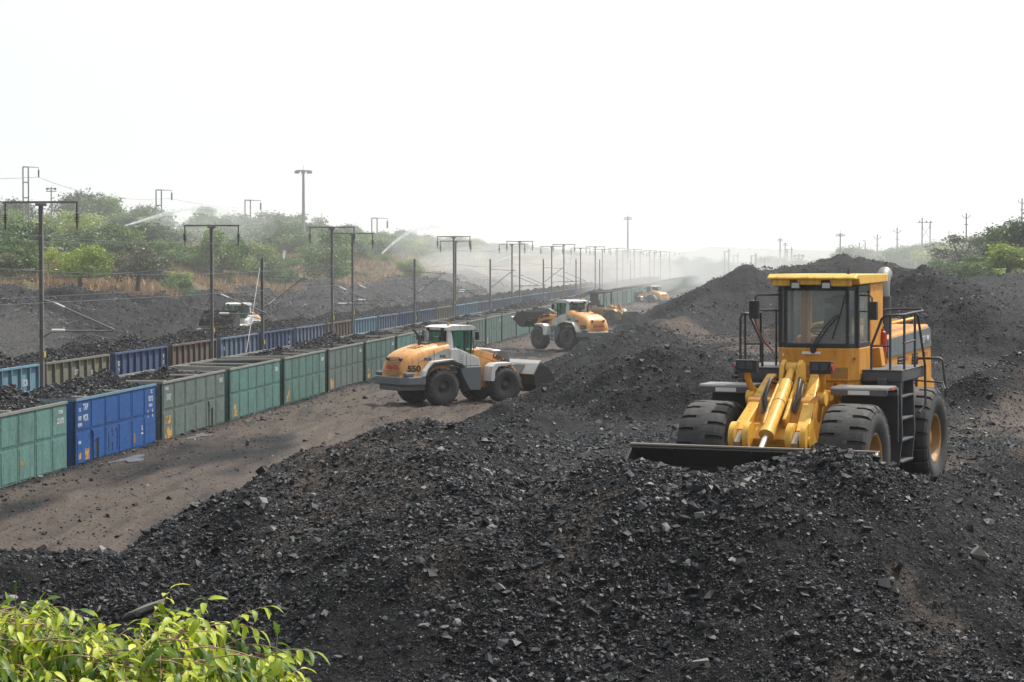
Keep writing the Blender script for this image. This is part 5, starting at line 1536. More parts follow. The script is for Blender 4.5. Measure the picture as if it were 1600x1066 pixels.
build_trains()
def mast(label, px, v, ztop, kind, near=True, group='masts of the overhead line'):
    u = u_at(px, v)
    p = rail(u, v)
    zg = zat(p.x, p.y) - 0.05
    T = thing('overhead_line_mast', label, 'line mast', (p.x, p.y, zg), RAILQ, group)
    Ht = ztop - zg
    b = MB()
    # rolled steel mast: two flanges and a web
    for s in (-1, 1): b.box((s * 0.066, 0, Ht / 2), (0.022, 0.15, Ht))
    b.box((0, 0, Ht / 2), (0.11, 0.04, Ht))
    for k in range(int(Ht / 0.7)): b.box((0, 0.09 * (-1) ** k, 0.5 + k * 0.7), (0.11, 0.02, 0.08))
    b.build('pole', M['mast'], T)
    if kind == 'T':
        a = MB(); a.box((0.0, 0, Ht + 0.05), (3.1, 0.11, 0.085)); a.box((0, 0, Ht - 0.05), (0.42, 0.2, 0.1))
        a.build('crossarm', M['mast'], T)
        for s in (-1, 1):
            i = MB()
            x = s * 1.48
            i.cyl((x, 0, Ht), (x, 0, Ht - 1.05), 0.035, n=6)
            for k in range(5): i.cyl((x, 0, Ht - 0.35 - k * 0.09), (x, 0, Ht - 0.39 - k * 0.09), 0.07, 0.17, n=10)
            i.build('insulator', M['insul'], T)
    if near:
        s = 1 if kind == 'S' else (-1 if kind == 'TL' else 1)
        c = MB()
        if kind == 'S':
            c.tube([(0.1, 0, Ht * 0.60), (2.4, 0, Ht * 0.60 + 1.75)], 0.035, 6); c.tube([(0.1, 0, Ht - 1.0), (2.6, 0, Ht - 1.15)], 0.025, 6)
            c.cyl((0.35, 0, Ht * 0.60 + 0.19), (0.75, 0, Ht * 0.60 + 0.49), 0.06, n=8, m=1)
        else:
            c.tube([(0.1, 0, Ht * 0.57), (0.5, 0, Ht * 0.56), (3.0, 0, Ht * 0.44)], 0.035, 6)
            c.tube([(0.1, 0, Ht * 0.41), (0.45, 0, Ht * 0.435), (3.0, 0, Ht * 0.435)], 0.035, 6)
            c.tube([(2.1, 0, Ht * 0.435), (2.1, 0, Ht * 0.47)], 0.02, 6); c.tube([(1.6, 0, Ht * 0.43), (2.8, 0, Ht * 0.40)], 0.02, 6)
            c.cyl((0.42, 0, Ht * 0.435), (0.95, 0, Ht * 0.435), 0.075, n=8, m=1); c.cyl((0.5, 0, Ht * 0.56), (0.95, 0, Ht * 0.538), 0.05, n=8, m=1)
        c.build('cantilever', [M['mast'], M['insul_pale']], T)
        q = MB(); q.box((0.11, -0.02, Ht * 0.33), (0.05, 0.22, 0.24)); q.build('number_plate', M['plate_yellow'], T)
    return T


def line_masts():
    first = {65: 'nearest tall mast with a long crossarm, at the left in front of the olive wagon',
             331: 'second tall mast with a crossarm, right of the brown wagon', 519: 'tall crossarm mast right of the short mast with the leaning white stay',
             551: 'slimmer crossarm mast just right of and farther than its tall neighbour', 709: 'lone tall crossarm mast above the nearer orange loader\'s cab'}
    for px, v, zt in ((65, -29.3, 9.1), (519, -29.3, 8.95), (709, -29.3, 8.9), (812, -29.3, 8.9), (881, -29.3, 8.9), (930, -29.3, 8.9), (964, -29.3, 8.9), (991, -29.3, 8.9), (1015, -29.3, 8.9), (1032, -29.3, 8.9), (1046, -29.3, 8.9),
                      (331, -30.5, 8.65), (551, -30.5, 8.7), (712, -31.0, 8.6), (800, -30.5, 8.6), (862, -30.5, 8.6), (907, -30.5, 8.6), (941, -30.5, 8.6), (973, -30.5, 8.6), (1000, -30.5, 8.6), (1022, -30.5, 8.6), (1061, -30.5, 8.9)):
        mast(first.get(px, 'hazy crossarm mast in the far row standing between the two trains'), px, v, zt, 'T', px < 900)
    sh = {410: 'short mast without crossarm, tied by the leaning white stay wire', 648: 'short mast without crossarm left of the lone tall crossarm mast'}
    for px, zt in ((410, 6.95), (648, 6.9), (766, 6.9), (849, 6.9), (900, 6.9), (937, 6.9), (985, 6.9)):
        mast(sh.get(px, 'hazy short mast without crossarm in the far row between the trains'), px, -28.4, zt, 'S', px < 860)
    # leaning stay wire by the short mast
    u = u_at(410, -28.4); p = rail(u, -28.4)
    a = pt(406, 418, p.y - 0.2); b = pt(385, 550, p.y - 5.0)
    w = MB(); w.tube([a, b], 0.018, 6); o = w.build('stay_wire', M['wire_pale']); tag(o, 'white leaning stay wire running down from the short mast', 'stay wire')


def wires():
    for v, z, sag, lab in ((-25.6, 6.55, 0.35, 'upper overhead wire strung above the yard side train'), (-25.6, 5.35, 0.05, 'lower overhead wire strung above the yard side train'),
                           (-33.6, 6.4, 0.35, 'upper overhead wire strung above the far train'), (-33.6, 5.2, 0.05, 'lower overhead wire strung above the far train'),
                           (-30.9, 8.0, 0.4, 'feeder wire hung from the left ends of the crossarms'), (-27.8, 8.0, 0.4, 'feeder wire hung from the right ends of the crossarms')):
        m = MB(); P = []
        u = 20
        while u < 640:
            t = ((u - 20) % 54) / 54
            q = rail(u, v, z - sag * 4 * t * (1 - t)); P.append(q); u += 9
        m.tube(P, 0.010, 4)
        tag(m.build('overhead_wire', M['wire']), lab, 'wire', 'overhead wires')
    P = [pt(-30, 281, 232), pt(60, 277, 230)]
    for t in range(1, 13):
        f = t / 12; P.append(pt(60 + 206 * f, 277 + 33 * f + 22 * 4 * f * (1 - f) * 0.6, 230 + 80 * f))
    for t in range(1, 9):
        f = t / 8; P.append(pt(266 + 135 * f, 310 + 15 * f + 18 * f * (1 - f), 310 + 80 * f))
    m = MB(); m.tube(P, 0.022, 4); tag(m.build('power_line', M['wire']), 'thin sagging power line between the lattice poles on the left hill', 'wire')


def lattice_pole(px, ytop, Y, lab):
    g = pt(px, ytop, Y); zg = zat(g.x, g.y); Ht = g.z - zg
    T = thing('lattice_pole', lab, 'power pole', (g.x, g.y, zg), 0, 'lattice poles on the left hill')
    k = Y / 240
    b = MB()
    for s in (-1, 1): b.box((s * 0.28 * k, 0, Ht / 2), (0.13 * k, 0.13 * k, Ht))
    n = int(Ht / (1.6 * k))
    for i in range(n): b.box((0, 0, Ht - i * 1.6 * k), (0.6 * k, 0.06, 0.12 * k))
    b.build('pole', M['galv'], T)
    a = MB(); a.tube([(0.2 * k, 0, Ht), (1.35 * k, 0, Ht - 0.05), (1.35 * k, 0, Ht - 0.4 * k)], 0.045 * k, 6); a.build('arm', M['galv'], T)
    i = MB(); i.cyl((1.35 * k, 0, Ht - 0.3 * k), (1.35 * k, 0, Ht - 1.05 * k), 0.08 * k, n=8); i.build('insulator', M['insul'], T)


def light_mast(px, ytop, Y, lab, wide=24):
    g = pt(px, ytop, Y); zg = zat(g.x, g.y); Ht = g.z - zg
    T = thing('light_mast', lab, 'floodlight mast', (g.x, g.y, zg), 0, 'floodlight masts')
    k = Y / FPX
    b = MB(); q_ = 0.55 + 0.45 * (wide > 20); b.cyl((0, 0, 0), (0, 0, Ht), 3.0 * k * q_, 1.9 * k * q_, 12); b.build('pole', M['galv'], T)
    h = MB(); w = wide * k / 2
    h.cyl((0, 0, Ht - 2 * k), (0, 0, Ht + 1.5 * k), 2.6 * k * q_, n=12)
    h.tube([(w * math.cos(a * math.pi / 6), w * math.sin(a * math.pi / 6), Ht) for a in range(13)], 0.9 * k * q_, 6)
    for a in range(3): h.tube([(w * math.cos(a * math.pi / 3), w * math.sin(a * math.pi / 3), Ht), (-w * math.cos(a * math.pi / 3), -w * math.sin(a * math.pi / 3), Ht)], 0.6 * k, 5)
    h.cyl((0, 0, Ht), (0, 0, Ht + 8 * k), 0.3 * k, n=5)
    h.build('ring', M['galv'], T)
    for a in range(8):
        t = a * math.pi / 4 + 0.2
        f = MB(); f.box((w * math.cos(t), w * math.sin(t), Ht - 2.6 * k), (0.15 * wide * k, 0.15 * wide * k, 0.14 * wide * k)); f.build('floodlight', M['galv'], T)


def power_pole(px, ytop, Y, lab, kind='V', group='power poles on the right'):
    g = pt(px, ytop, Y); zg = min(zat(g.x, g.y), g.z - 3); Ht = g.z - zg
    k = Y / FPX
    T = thing('power_pole', lab, 'power pole', (g.x, g.y, zg), 0.2 * math.sin(px), group)
    b = MB(); b.cyl((0, 0, 0), (0, 0, Ht), 1.5 * k, 1.0 * k, 8)
    if kind == 'H': b.cyl((-7 * k, 0, 0), (-7 * k, 0, Ht - 4 * k), 1.2 * k, 0.9 * k, 8)
    b.build('pole', M['galv'], T)
    a = MB()
    if kind == 'V':
        a.tube([(-6 * k, 0, Ht - 5 * k), (0, 0, Ht - 9 * k), (6 * k, 0, Ht - 5 * k)], 0.55 * k, 5); a.box((0, 0, Ht - 18 * k), (6 * k, 0.2, 1.2 * k))
        for s in (-6, 6): a.cyl((s * k, 0, Ht - 5 * k), (s * k, 0, Ht - 3 * k), 0.6 * k, n=5)
    elif kind == 'H':
        a.box((-3.5 * k, 0, Ht - 4 * k), (12 * k, 1 * k, 1.0 * k)); a.tube([(-7 * k, 0, Ht - 30 * k), (0, 0, Ht - 12 * k)], 0.35 * k, 4); a.tube([(0, 0, Ht - 30 * k), (-7 * k, 0, Ht - 12 * k)], 0.35 * k, 4)
    elif kind == 'lamp':
        a.tube([(0, 0, Ht), (-1 * k, 0, Ht + 2 * k), (-4 * k, 0, Ht + 2.2 * k)], 0.7 * k, 5)
    elif kind == 'X':
        a.box((0, 0, Ht - 3 * k), (15 * k, 0.2, 1.3 * k)); a.box((0, 0, Ht - 7 * k), (17 * k, 0.2, 1.3 * k))
        for s in (-7.4, -5.5, 5.5, 7.4): a.cyl((s * k, 0, Ht - 5 * k), (s * k, 0, Ht - 1.5 * k), 1.1 * k, n=6)
    elif kind == 'double':
        a.box((4 * k, 0, Ht - 8 * k), (26 * k, 0.2, 0.9 * k)); a.cyl((13 * k, 0, 0), (13 * k, 0, Ht - 8 * k), 1.0 * k, n=7)
        a.tube([(0, 0, Ht - 32 * k), (12 * k, 0, Ht - 14 * k)], 0.35 * k, 4); a.tube([(12 * k, 0, Ht - 32 * k), (0, 0, Ht - 14 * k)], 0.35 * k, 4)
        for x in (-4, 7, 14): a.cyl((x * k, 0, Ht - 8 * k), (x * k, 0, Ht - 5 * k), 1.2 * k, n=6)
    a.build('crossarm', M['galv'], T)


def poles():
    lattice_pole(40, 261, 230, 'tall lattice pole with a single arm behind the nearest crossarm mast')
    lattice_pole(248, 297, 310, 'tall lattice pole with a single arm beside the first water jet')
    lattice_pole(387, 313, 390, 'smaller lattice pole with a single arm between two green trees')
    lattice_pole(585, 341, 480, 'faint lattice pole with a single arm left of the arched water jet')
    light_mast(474, 267, 415, 'tall floodlight mast with a ring of lamps on the left hill')
    light_mast(981, 340, 720, 'slender distant floodlight mast over the middle of the trains', 12)
    light_mast(1313, 366, 520, 'distant floodlight mast directly above the yellow cab roof', 13)
    light_mast(1219, 374, 800, 'faint floodlight mast above the sharp faced coal heap', 9)
    light_mast(1227, 381, 900, 'faintest floodlight mast, just right of a taller one', 8)
    light_mast(394, 350, 330, 'short floodlight post with a pale lamp among the hill bushes', 8)
    power_pole(80, 292, 245, 'dark pole with two stacked crossarms on the left hill', 'X', 'poles on the left hill')
    power_pole(311, 332, 300, 'grey pole with crossarm half hidden in the mist of the first jet', 'X', 'poles on the left hill')
    power_pole(1597, 310, 205, 'tilted dark power pole at the right edge above the dark tree', 'V')
    power_pole(1510, 333, 250, 'slim power pole rising out of the misty bushes on the right bank', 'V')
    power_pole(1441, 340, 330, 'pair of poles joined by a crossarm on the right bank', 'double')
    power_pole(1402, 356, 420, 'power pole with a raised V crossarm left of the joined pair', 'V')
    power_pole(1371, 366, 520, 'thinner power pole left of the taller V crossarm pole', 'V')
    power_pole(1352, 378, 620, 'lamp post with a bent top near the tallest coal heap', 'lamp')
    power_pole(1343, 379, 700, 'thin V crossarm pole between the lamp post and twin poles', 'V')
    power_pole(1327, 384, 680, 'twin poles with one bar just right of the floodlight mast over the cab', 'H')
    power_pole(1333, 385, 560, 'plain single post standing on the skyline of the tallest heap', 'lamp')
    for px, yt, Y, lab in ((1139, 389, 640, 'twin pole frame farthest left in front of the hazy hill'), (1153, 396, 700, 'low twin pole frame in the hazy trees'), (1181, 396, 620, 'twin pole frame left of the round hazy tree'), (1237, 386, 760, 'twin pole frame above the small cone of coal')):
        power_pole(px, yt, Y, lab, 'H', 'pole frames in the haze')
    power_pole(1195, 402, 640, 'thin cross pole left of the round hazy tree', 'X', 'pole frames in the haze')
    power_pole(1248, 397, 700, 'thin cross pole at the left end of the tallest heap', 'X', 'pole frames in the haze')
    # little things on the left bank
    g = pt(81, 384, 205); b = MB(); b.box((0, 0, 0.0), (0.9, 0.8, 0.7)); 
    T = thing('pump_box', 'small pale box with a flat roof half hidden among the left bushes', 'hut', (g.x, g.y, g.z - 0.6))
    b.build('wall', M['galv'], T, 0.02); r = MB(); r.box((0.1, 0, 0.39), (1.3, 1.0, 0.07)); r.build('roof', M['sticker'], T)
    T = thing('sprinkler', 'small sprinkler stand throwing a white plume among the bushes', 'sprinkler', (pt(443, 404, 285).x, 285, pt(443, 404, 285).z - 2.5))
    b = MB(); b.cyl((0, 0, 0), (0, 0, 2.4), 0.08, n=8); b.cyl((0, 0, 2.3), (0.3, 0, 2.7), 0.09, 0.05, 8); b.build('pipe', M['galv'], T)


def jet_material(name, dens, col=(0.9, 0.93, 0.95)):
    m = bpy.data.materials.new(name); m.use_nodes = True
    nt = m.node_tree; nt.nodes.clear(); N = nt.nodes; L = nt.links
    o = N.new('ShaderNodeOutputMaterial')
    tr = N.new('ShaderNodeBsdfTransparent')
    d = N.new('ShaderNodeBsdfDiffuse'); d.inputs[0].default_value = (*col, 1)
    tl = N.new('ShaderNodeBsdfTranslucent'); tl.inputs[0].default_value = (*col, 1)
    a = N.new('ShaderNodeMixShader'); a.inputs[0].default_value = 0.5; L.new(d.outputs[0], a.inputs[1]); L.new(tl.outputs[0], a.inputs[2])
    mx = N.new('ShaderNodeMixShader')
    f = _attr(nt, 'tone')
    n = _noise(nt, 1.6, 6, 0.7, _objvec(nt))
    lw = N.new('ShaderNodeLayerWeight'); lw.inputs[0].default_value = 0.35
    edge = _math(nt, 'SUBTRACT', 1.0, lw.outputs['Facing'])
    fac = _math(nt, 'MULTIPLY', _math(nt, 'MULTIPLY', f, _ramp(nt, n, [(0.30, 0.35), (0.62, 1.0)])), _math(nt, 'MULTIPLY', edge, dens))
    L.new(fac, mx.inputs[0]); L.new(tr.outputs[0], mx.inputs[1]); L.new(a.outputs[0], mx.inputs[2]); L.new(mx.outputs[0], o.inputs[0])
    return m


def jets():
    jm = jet_material('spray_water', 1.0)
    def jet(pts, r0, r1, lab, f0=0.95, f1=0.05, seed=1):
        P = [pt(*p) for p in pts]
        # smooth the track
        Q = []
        n = 40
        for i in range(n + 1):
            t = i / n * (len(P) - 1); k = min(int(t), len(P) - 2); f = t - k
            p0, p1, p2, p3 = P[max(k - 1, 0)], P[k], P[k + 1], P[min(k + 2, len(P) - 1)]
            Q.append(0.5 * ((2 * p1) + (p2 - p0) * f + (2 * p0 - 5 * p1 + 4 * p2 - p3) * f * f + (3 * p1 - p0 - 3 * p2 + p3) * f ** 3))
        r = random.Random(seed)
        m = MB(); rs = [r0 + (r1 - r0) * (i / n) ** 1.6 for i in range(n + 1)]
        m.tube(Q, rs, 14)
        me = m.mesh('water_jet', jm)
        a = me.attributes.new('tone', 'FLOAT', 'POINT')
        nv = len(me.vertices)
        vals = [f0 + (f1 - f0) * min(1, (min(i // 14, n) / n)) ** 0.8 for i in range(nv)]
        # caps repeat the ends
        for i in range(nv):
            if i >= (n + 1) * 14: vals[i] = 0.0
        a.data.foreach_set('value', vals)
        o = tag(link('water_jet', me), lab, 'water jet', 'dust suppression water jets')
    jet([(195, 353, 255), (235, 341, 258), (275, 330, 261), (310, 326, 264), (345, 329, 267), (385, 345, 270)], 0.10, 1.1, 'white water jet rising to the right over the left bushes', 0.95, 0.0, 1)
    jet([(597, 396, 330), (620, 376, 332), (645, 361, 335), (668, 355, 338), (690, 357, 340), (712, 368, 342)], 0.13, 1.3, 'strongest white water jet arching over the brown bank', 1.0, 0.0, 2)
    jet([(775, 409, 420), (800, 400, 424), (828, 395, 428), (855, 397, 432), (880, 407, 436)], 0.12, 1.2, 'low flat water jet behind the masts above the raised bucket', 0.8, 0.0, 3)
    jet([(862, 406, 500), (885, 399, 504), (910, 396, 508), (935, 400, 512), (955, 408, 516)], 0.12, 1.2, 'farthest low water jet in the dust over the trains', 0.7, 0.0, 4)
    jet([(443, 404, 285), (444, 398, 285), (445, 391, 285)], 0.10, 0.28, 'short upright white plume above the small sprinkler stand', 0.9, 0.2, 5)
    jet([(1385, 408, 330), (1375, 398, 333), (1365, 398, 336), (1350, 404, 339)], 0.10, 0.7, 'thin pale water jet over the right hand coal heaps', 0.6, 0.0, 6)


line_masts(); wires(); poles(); jets()


def puddle():
    """shallow water by the blue wagon"""
    m = bpy.data.materials.new('puddle_water'); m.use_nodes = True
    B = m.node_tree.nodes['Principled BSDF']; B.inputs['Base Color'].default_value = (0.10, 0.10, 0.10, 1); B.inputs['Roughness'].default_value = 0.32
    r = random.Random(4)
    for px, py, a, b, lab in ((203, 721, 1.0, 0.55, 'small bright puddle on the ground beside the deep blue wagon'), (312, 684, 0.9, 0.4, 'pale wet patch beside the grey green wagon with the black door')):
        Y = CZ * FPX / (py - HOR); q = pt(px, py, Y)
        P = []
        for k in range(26):
            t = 2 * math.pi * k / 26; f = 0.7 + 0.3 * math.sin(3 * t + px) + r.uniform(-0.12, 0.12)
            P.append((q.x + RD[0] * a * f * math.cos(t) * 2 + RN[0] * b * f * math.sin(t), q.y + RD[1] * a * f * math.cos(t) * 2 + RN[1] * b * f * math.sin(t)))
        zz = zat(q.x, q.y) + 0.035
        mb = MB(); mb.prism(P, zz - 0.12, zz, 0, 'z')
        tag(mb.build('puddle', m), lab, None, None, 'structure')


puddle()
def crown_mesh(name, seed, nblob, nleaf, leaf, mat, flat=0.75, bare=0.0, open_=0.0):
    """foliage of many leaf-sized faces clustered on twigs, unit radius about 1, base at z=0"""
    r = np.random.default_rng(seed)
    cs, rs = [], []
    for i in range(nblob):
        a = r.uniform(0, 2 * math.pi); d = r.uniform(0.0, 0.78) ** 0.7
        z = r.uniform(0.10, 1.35) * (1 - 0.35 * d)
        cs.append((d * math.cos(a), d * math.sin(a), z)); rs.append(r.uniform(0.20, 0.46))
    cs = np.array(cs); rs = np.array(rs)
    k = r.choice(nblob, nleaf, p=rs ** 2 / np.sum(rs ** 2))
    dirs = r.normal(size=(nleaf, 3)); dirs /= np.linalg.norm(dirs, axis=1)[:, None]
    rad = r.random(nleaf) ** (0.45 + open_)
    P = cs[k] + dirs * (rs[k] * rad)[:, None] * np.array([1, 1, flat])
    # stray twigs poking out
    ns = nleaf // 18
    kk = r.choice(nblob, ns)
    d2 = r.normal(size=(ns, 3)); d2[:, 2] = np.abs(d2[:, 2]); d2 /= np.linalg.norm(d2, axis=1)[:, None]
    P[:ns] = cs[kk] + d2 * (rs[kk] * r.uniform(0.9, 1.3, ns))[:, None]
    P[:, 2] = np.maximum(P[:, 2], 0.05)
    a = r.normal(size=(nleaf, 3)); a /= np.linalg.norm(a, axis=1)[:, None]
    b = np.cross(a, r.normal(size=(nleaf, 3))); b /= np.linalg.norm(b, axis=1)[:, None]
    s = leaf * r.uniform(0.6, 1.4, nleaf)[:, None]
    V = np.stack([P - a * s, P - b * s * 0.45, P + a * s, P + b * s * 0.45], 1).reshape(-1, 3)
    T = np.arange(nleaf * 4).reshape(-1, 4)
    tone = np.clip(0.5 + 0.35 * r.normal(size=nblob)[k] + 0.18 * r.normal(size=nleaf), 0, 1)
    return np_mesh(name, V, T, [mat], False, {'tone': np.repeat(tone, 4)}, quads=True), cs


def trunk_mesh(name, cs, seed, mat, h=1.0):
    r = random.Random(seed)
    m = MB()
    lean = (r.uniform(-0.08, 0.08), r.uniform(-0.08, 0.08))
    m.tube([(0, 0, -0.25), (lean[0] * 0.4, lean[1] * 0.4, 0.15), (lean[0], lean[1], 0.40)], [0.075, 0.06, 0.045], 7)
    for c in cs[:9]:
        c = Vector(c)
        m.tube([(lean[0], lean[1], 0.32), Vector((lean[0], lean[1], 0.36)).lerp(c, 0.5) + Vector((0, 0, 0.05)), c], [0.035, 0.022, 0.008], 5)
    return m.mesh(name, mat)


VEG = {
    'dark': leafmat('leaf_dark', (0.018, 0.055, 0.008), (0.062, 0.135, 0.018)),
    'mid': leafmat('leaf_mid', (0.040, 0.105, 0.009), (0.150, 0.245, 0.027)),
    'light': leafmat('leaf_light', (0.10, 0.175, 0.014), (0.28, 0.345, 0.038)),
    'grey': leafmat('leaf_greyish', (0.065, 0.090, 0.042), (0.165, 0.185, 0.10)),
    'fresh': leafmat('leaf_fresh', (0.05, 0.11, 0.02), (0.13, 0.22, 0.05)),
    'flame': leafmat('leaf_orange', (0.30, 0.13, 0.03), (0.42, 0.22, 0.06)),
    'dry': leafmat('dry_grass', (0.24, 0.145, 0.075), (0.50, 0.34, 0.19), 0.15),
    'weed': leafmat('bank_weed', (0.06, 0.085, 0.03), (0.17, 0.18, 0.07), 0.2),
}


def build_plants():
    protos = {}
    for key, n in (('dark', 3), ('mid', 3), ('light', 2), ('grey', 2), ('fresh', 1), ('flame', 1)):
        protos[key] = []
        for i in range(n):
            sd = hash_seed(key, i)
            op = 0.0 if key != 'grey' else 0.5
            me, cs = crown_mesh('crown', sd, 15 + 2 * i, 6500 if key != 'grey' else 4200, 0.044, VEG[key], 0.75, 0, op)
            protos[key].append((me, trunk_mesh('trunk', cs, sd, M['bark'])))
    cnt = [0]

    def tree(x, y, rad, hgt, key, lab, group, name='tree', dz=0.0):
        i = cnt[0]; cnt[0] += 1
        z = zat(x, y) - 0.1 + dz
        me, tr = protos[key][i % len(protos[key])]
        T = thing(name, lab, name.replace('_', ' '), (x, y, z), (i * 2.399) % 6.283, group)
        T.scale = (rad, rad, hgt / 1.55)
        link('crown', me, T); link('trunk', tr, T)
        return T

    r = random.Random(41)
    G1, G2, G3 = 'trees and bushes on the left hill', 'trees and bushes on the right bank', 'hazy trees beyond the trains'
    L_ = {'dark': 'dark green tree on the left hill, one of many on the slope', 'mid': 'mid green thorn tree on the left hill, one of many on the slope', 'light': 'yellow green bush on the left hill, one of many on the slope', 'grey': 'greyish half bare thorn bush on the left hill, one of many', 'fresh': 'bright green tree on the left hill, one of many on the slope', 'flame': 'tree with orange blossom on the left hill, one of few'}
    # named ones near the camera: (photo column, row of the foot, metres away, radius, height)
    for px, py, Y, rad, h, key, lab in (
        (125, 425, 195, 2.9, 4.2, 'light', 'large yellow green bush on the bank right of the nearest tall mast'),
        (215, 432, 205, 3.2, 4.6, 'grey', 'wide greyish thorn bush between the yellow green bush and the small bright tree'),
        (282, 420, 225, 1.9, 3.0, 'fresh', 'small bright green leafy tree above the dark coal hollow'),
        (30, 418, 200, 2.6, 3.6, 'mid', 'green bush on the brown bank at the left edge'),
        (345, 415, 262, 3.3, 5.2, 'mid', 'full green tree behind the second tall crossarm mast'),
        (425, 420, 280, 3.5, 5.0, 'mid', 'green tree behind the short mast and the small sprinkler'),
        (520, 430, 300, 4.0, 7.2, 'mid', 'dense tall green bush behind the pair of tall crossarm masts'),
        (645, 428, 345, 2.6, 3.6, 'light', 'pale bush on the brown bank under the strongest water jet')):
        q = pt(px, py, Y)
        z0 = zat(q.x, q.y)
        tree(q.x, q.y, rad, h, key, lab, G1, dz=(q.z - z0 if abs(q.z - z0) < 2.2 else 0) - 0.5)
    # the wooded hill behind
    n = 0
    spots = []
    tries = 0
    while n < 150 and tries < 14000:
        tries += 1
        Y = 190 * (760 / 190) ** r.random()
        v = -66 - 63 * r.random() ** 1.5
        X = (v + RN[1] * -1 * 0) 
        X = (v - Y * RN[1]) / RN[0]
        px = 800 + FPX * X / Y
        if px < -90 or px > 1010: continue
        if any((X - a) ** 2 + (Y - b) ** 2 < (2.4 + Y / 170) ** 2 for a, b in spots): continue
        spots.append((X, Y))
        back = (-v - 67) / 62
        key = r.choices(['dark', 'mid', 'light', 'grey', 'flame'], [0.36 + 0.2 * back, 0.42, 0.20, 0.10, 0.02])[0]
        rad = r.uniform(3.3, 5.3) * (0.8 + 0.5 * back); h = rad * r.uniform(0.8, 1.2)
        tree(X, Y, rad, h, key, L_[key], G1)
        n += 1
    n = 0
    while n < 26:
        Y = 195 * (520 / 195) ** r.random(); v = r.uniform(-67, -60.5); X = (v - Y * RN[1]) / RN[0]
        px = 800 + FPX * X / Y
        if px < -60 or px > 900: continue
        rad = r.uniform(1.4, 2.6); key = r.choice(['grey', 'light', 'mid', 'grey'])
        tree(X, Y, rad, rad * r.uniform(0.7, 1.0), key, {'grey': 'low greyish shrub along the edge of the brown left bank', 'light': 'low yellow green shrub along the edge of the brown left bank', 'mid': 'low green shrub along the edge of the brown left bank'}[key], G1, 'shrub', dz=-0.15); n += 1
    # right bank
    R_ = {'dark': 'dark tree on the right bank, one of several', 'mid': 'mid green bush on the right bank, one of many', 'light': 'yellow green bush on the right bank, one of several', 'grey': 'misty grey green thorn tree on the right bank, one of several', 'fresh': 'bright green bush on the right bank, one of several'}
    for px, py, Y, rad, h, key, lab in (
        (1600, 395, 200, 3.6, 3.8, 'dark', 'dark spreading tree at the right edge under the tilted pole'),
        (1500, 400, 235, 4.2, 5.0, 'grey', 'tall misty thorn tree behind the slim right bank pole'),
        (1562, 398, 222, 3.0, 3.7, 'grey', 'half bare thorn tree between the misty tree and the dark one'),
        (1575, 418, 188, 3.2, 2.4, 'light', 'sunlit yellow green shrub low at the right edge'),
        (1480, 428, 250, 2.6, 2.6, 'fresh', 'bright shrub at the bank foot behind the large right hand coal heap'),
        (1530, 416, 205, 2.6, 2.4, 'mid', 'round green shrub between the bright shrub and the sunlit one')):
        q = pt(px, py, Y); z0 = zat(q.x, q.y)
        tree(q.x, q.y, rad, h, key, lab, G2, dz=max(-0.8, min(q.z - z0, 2.0)))
    n = 0; spots = []; tries = 0
    while n < 72 and tries < 9000:
        tries += 1
        Y = 205 * (720 / 205) ** r.random(); v = 20.5 + 34 * r.random() ** 1.6
        X = (v - Y * RN[1]) / RN[0]
        px = 800 + FPX * X / Y
        if px < 1330 or px > 1680: continue
        if any((X - a) ** 2 + (Y - b) ** 2 < (2.4 + Y / 200) ** 2 for a, b in spots): continue
        spots.append((X, Y))
        key = r.choices(['mid', 'grey', 'light', 'dark'], [0.42, 0.28, 0.27, 0.03])[0]
        rad = r.uniform(2.6, 4.6); tree(X, Y, rad, rad * r.uniform(0.8, 1.25), key, R_[key], G2); n += 1
    # hazy trees closing the yard
    n = 0
    while n < 30:
        Y = r.uniform(640, 980); px = r.uniform(1035, 1340)
        X = (px - 800) / FPX * Y
        rad = r.uniform(3.5, 7.0); tree(X, Y, rad, rad * r.uniform(1.0, 1.5) * (1.0 if px < 1180 or px > 1225 else 1.2), r.choice(['dark', 'mid', 'mid']), 'hazy tree beyond the end of the trains, one of many', G3); n += 1

    # dry grass and weeds on the banks
    def tufts(name, key, nn, test, seed, hh, lab):
        rr = np.random.default_rng(seed)
        Y = 170 * (520 / 170) ** rr.random(nn); a = rr.uniform(-0.25, 0.25, nn); X = a * Y
        Z, reg, dirt, earth = height(X, Y, True)
        v = X * RN[0] + Y * RN[1]; u = X * RD[0] + Y * RD[1]
        k = test(u, v, X, Y, rr, earth)
        X, Y, Z = X[k], Y[k], Z[k]; n_ = len(X)
        V, tn = [], []
        for b in range(6):
            ang = rr.uniform(0, 6.283, n_); h = hh * rr.uniform(0.5, 1.3, n_); w = 0.05 + Y / 6000
            ox, oy = rr.normal(0, 0.22, n_), rr.normal(0, 0.22, n_)
            p0 = np.stack([X + ox - w * np.cos(ang), Y + oy - w * np.sin(ang), Z - 0.1], 1)
            p1 = np.stack([X + ox + w * np.cos(ang), Y + oy + w * np.sin(ang), Z - 0.1], 1)
            p2 = np.stack([X + ox * 2.2 + rr.normal(0, 0.2, n_), Y + oy * 2.2, Z + h], 1)
            V.append(np.stack([p0, p1, p2], 1)); tn.append(np.repeat(rr.random(n_), 3))
        V = np.concatenate(V).reshape(-1, 3)
        me = np_mesh(name, V, np.arange(len(V)).reshape(-1, 3), [VEG[key]], False, {'tone': np.concatenate(tn)})
        tag(link(name, me), lab, None, None, 'stuff')
    def dry(u, v, X, Y, rr, e):
        p = np.clip(0.55 + 1.6 * fbm(u / 9, v / 6, 301, 3), 0, 1)
        return (v < -57) & (v > -76) & (rr.random(len(u)) < p) & (e > 0.2)
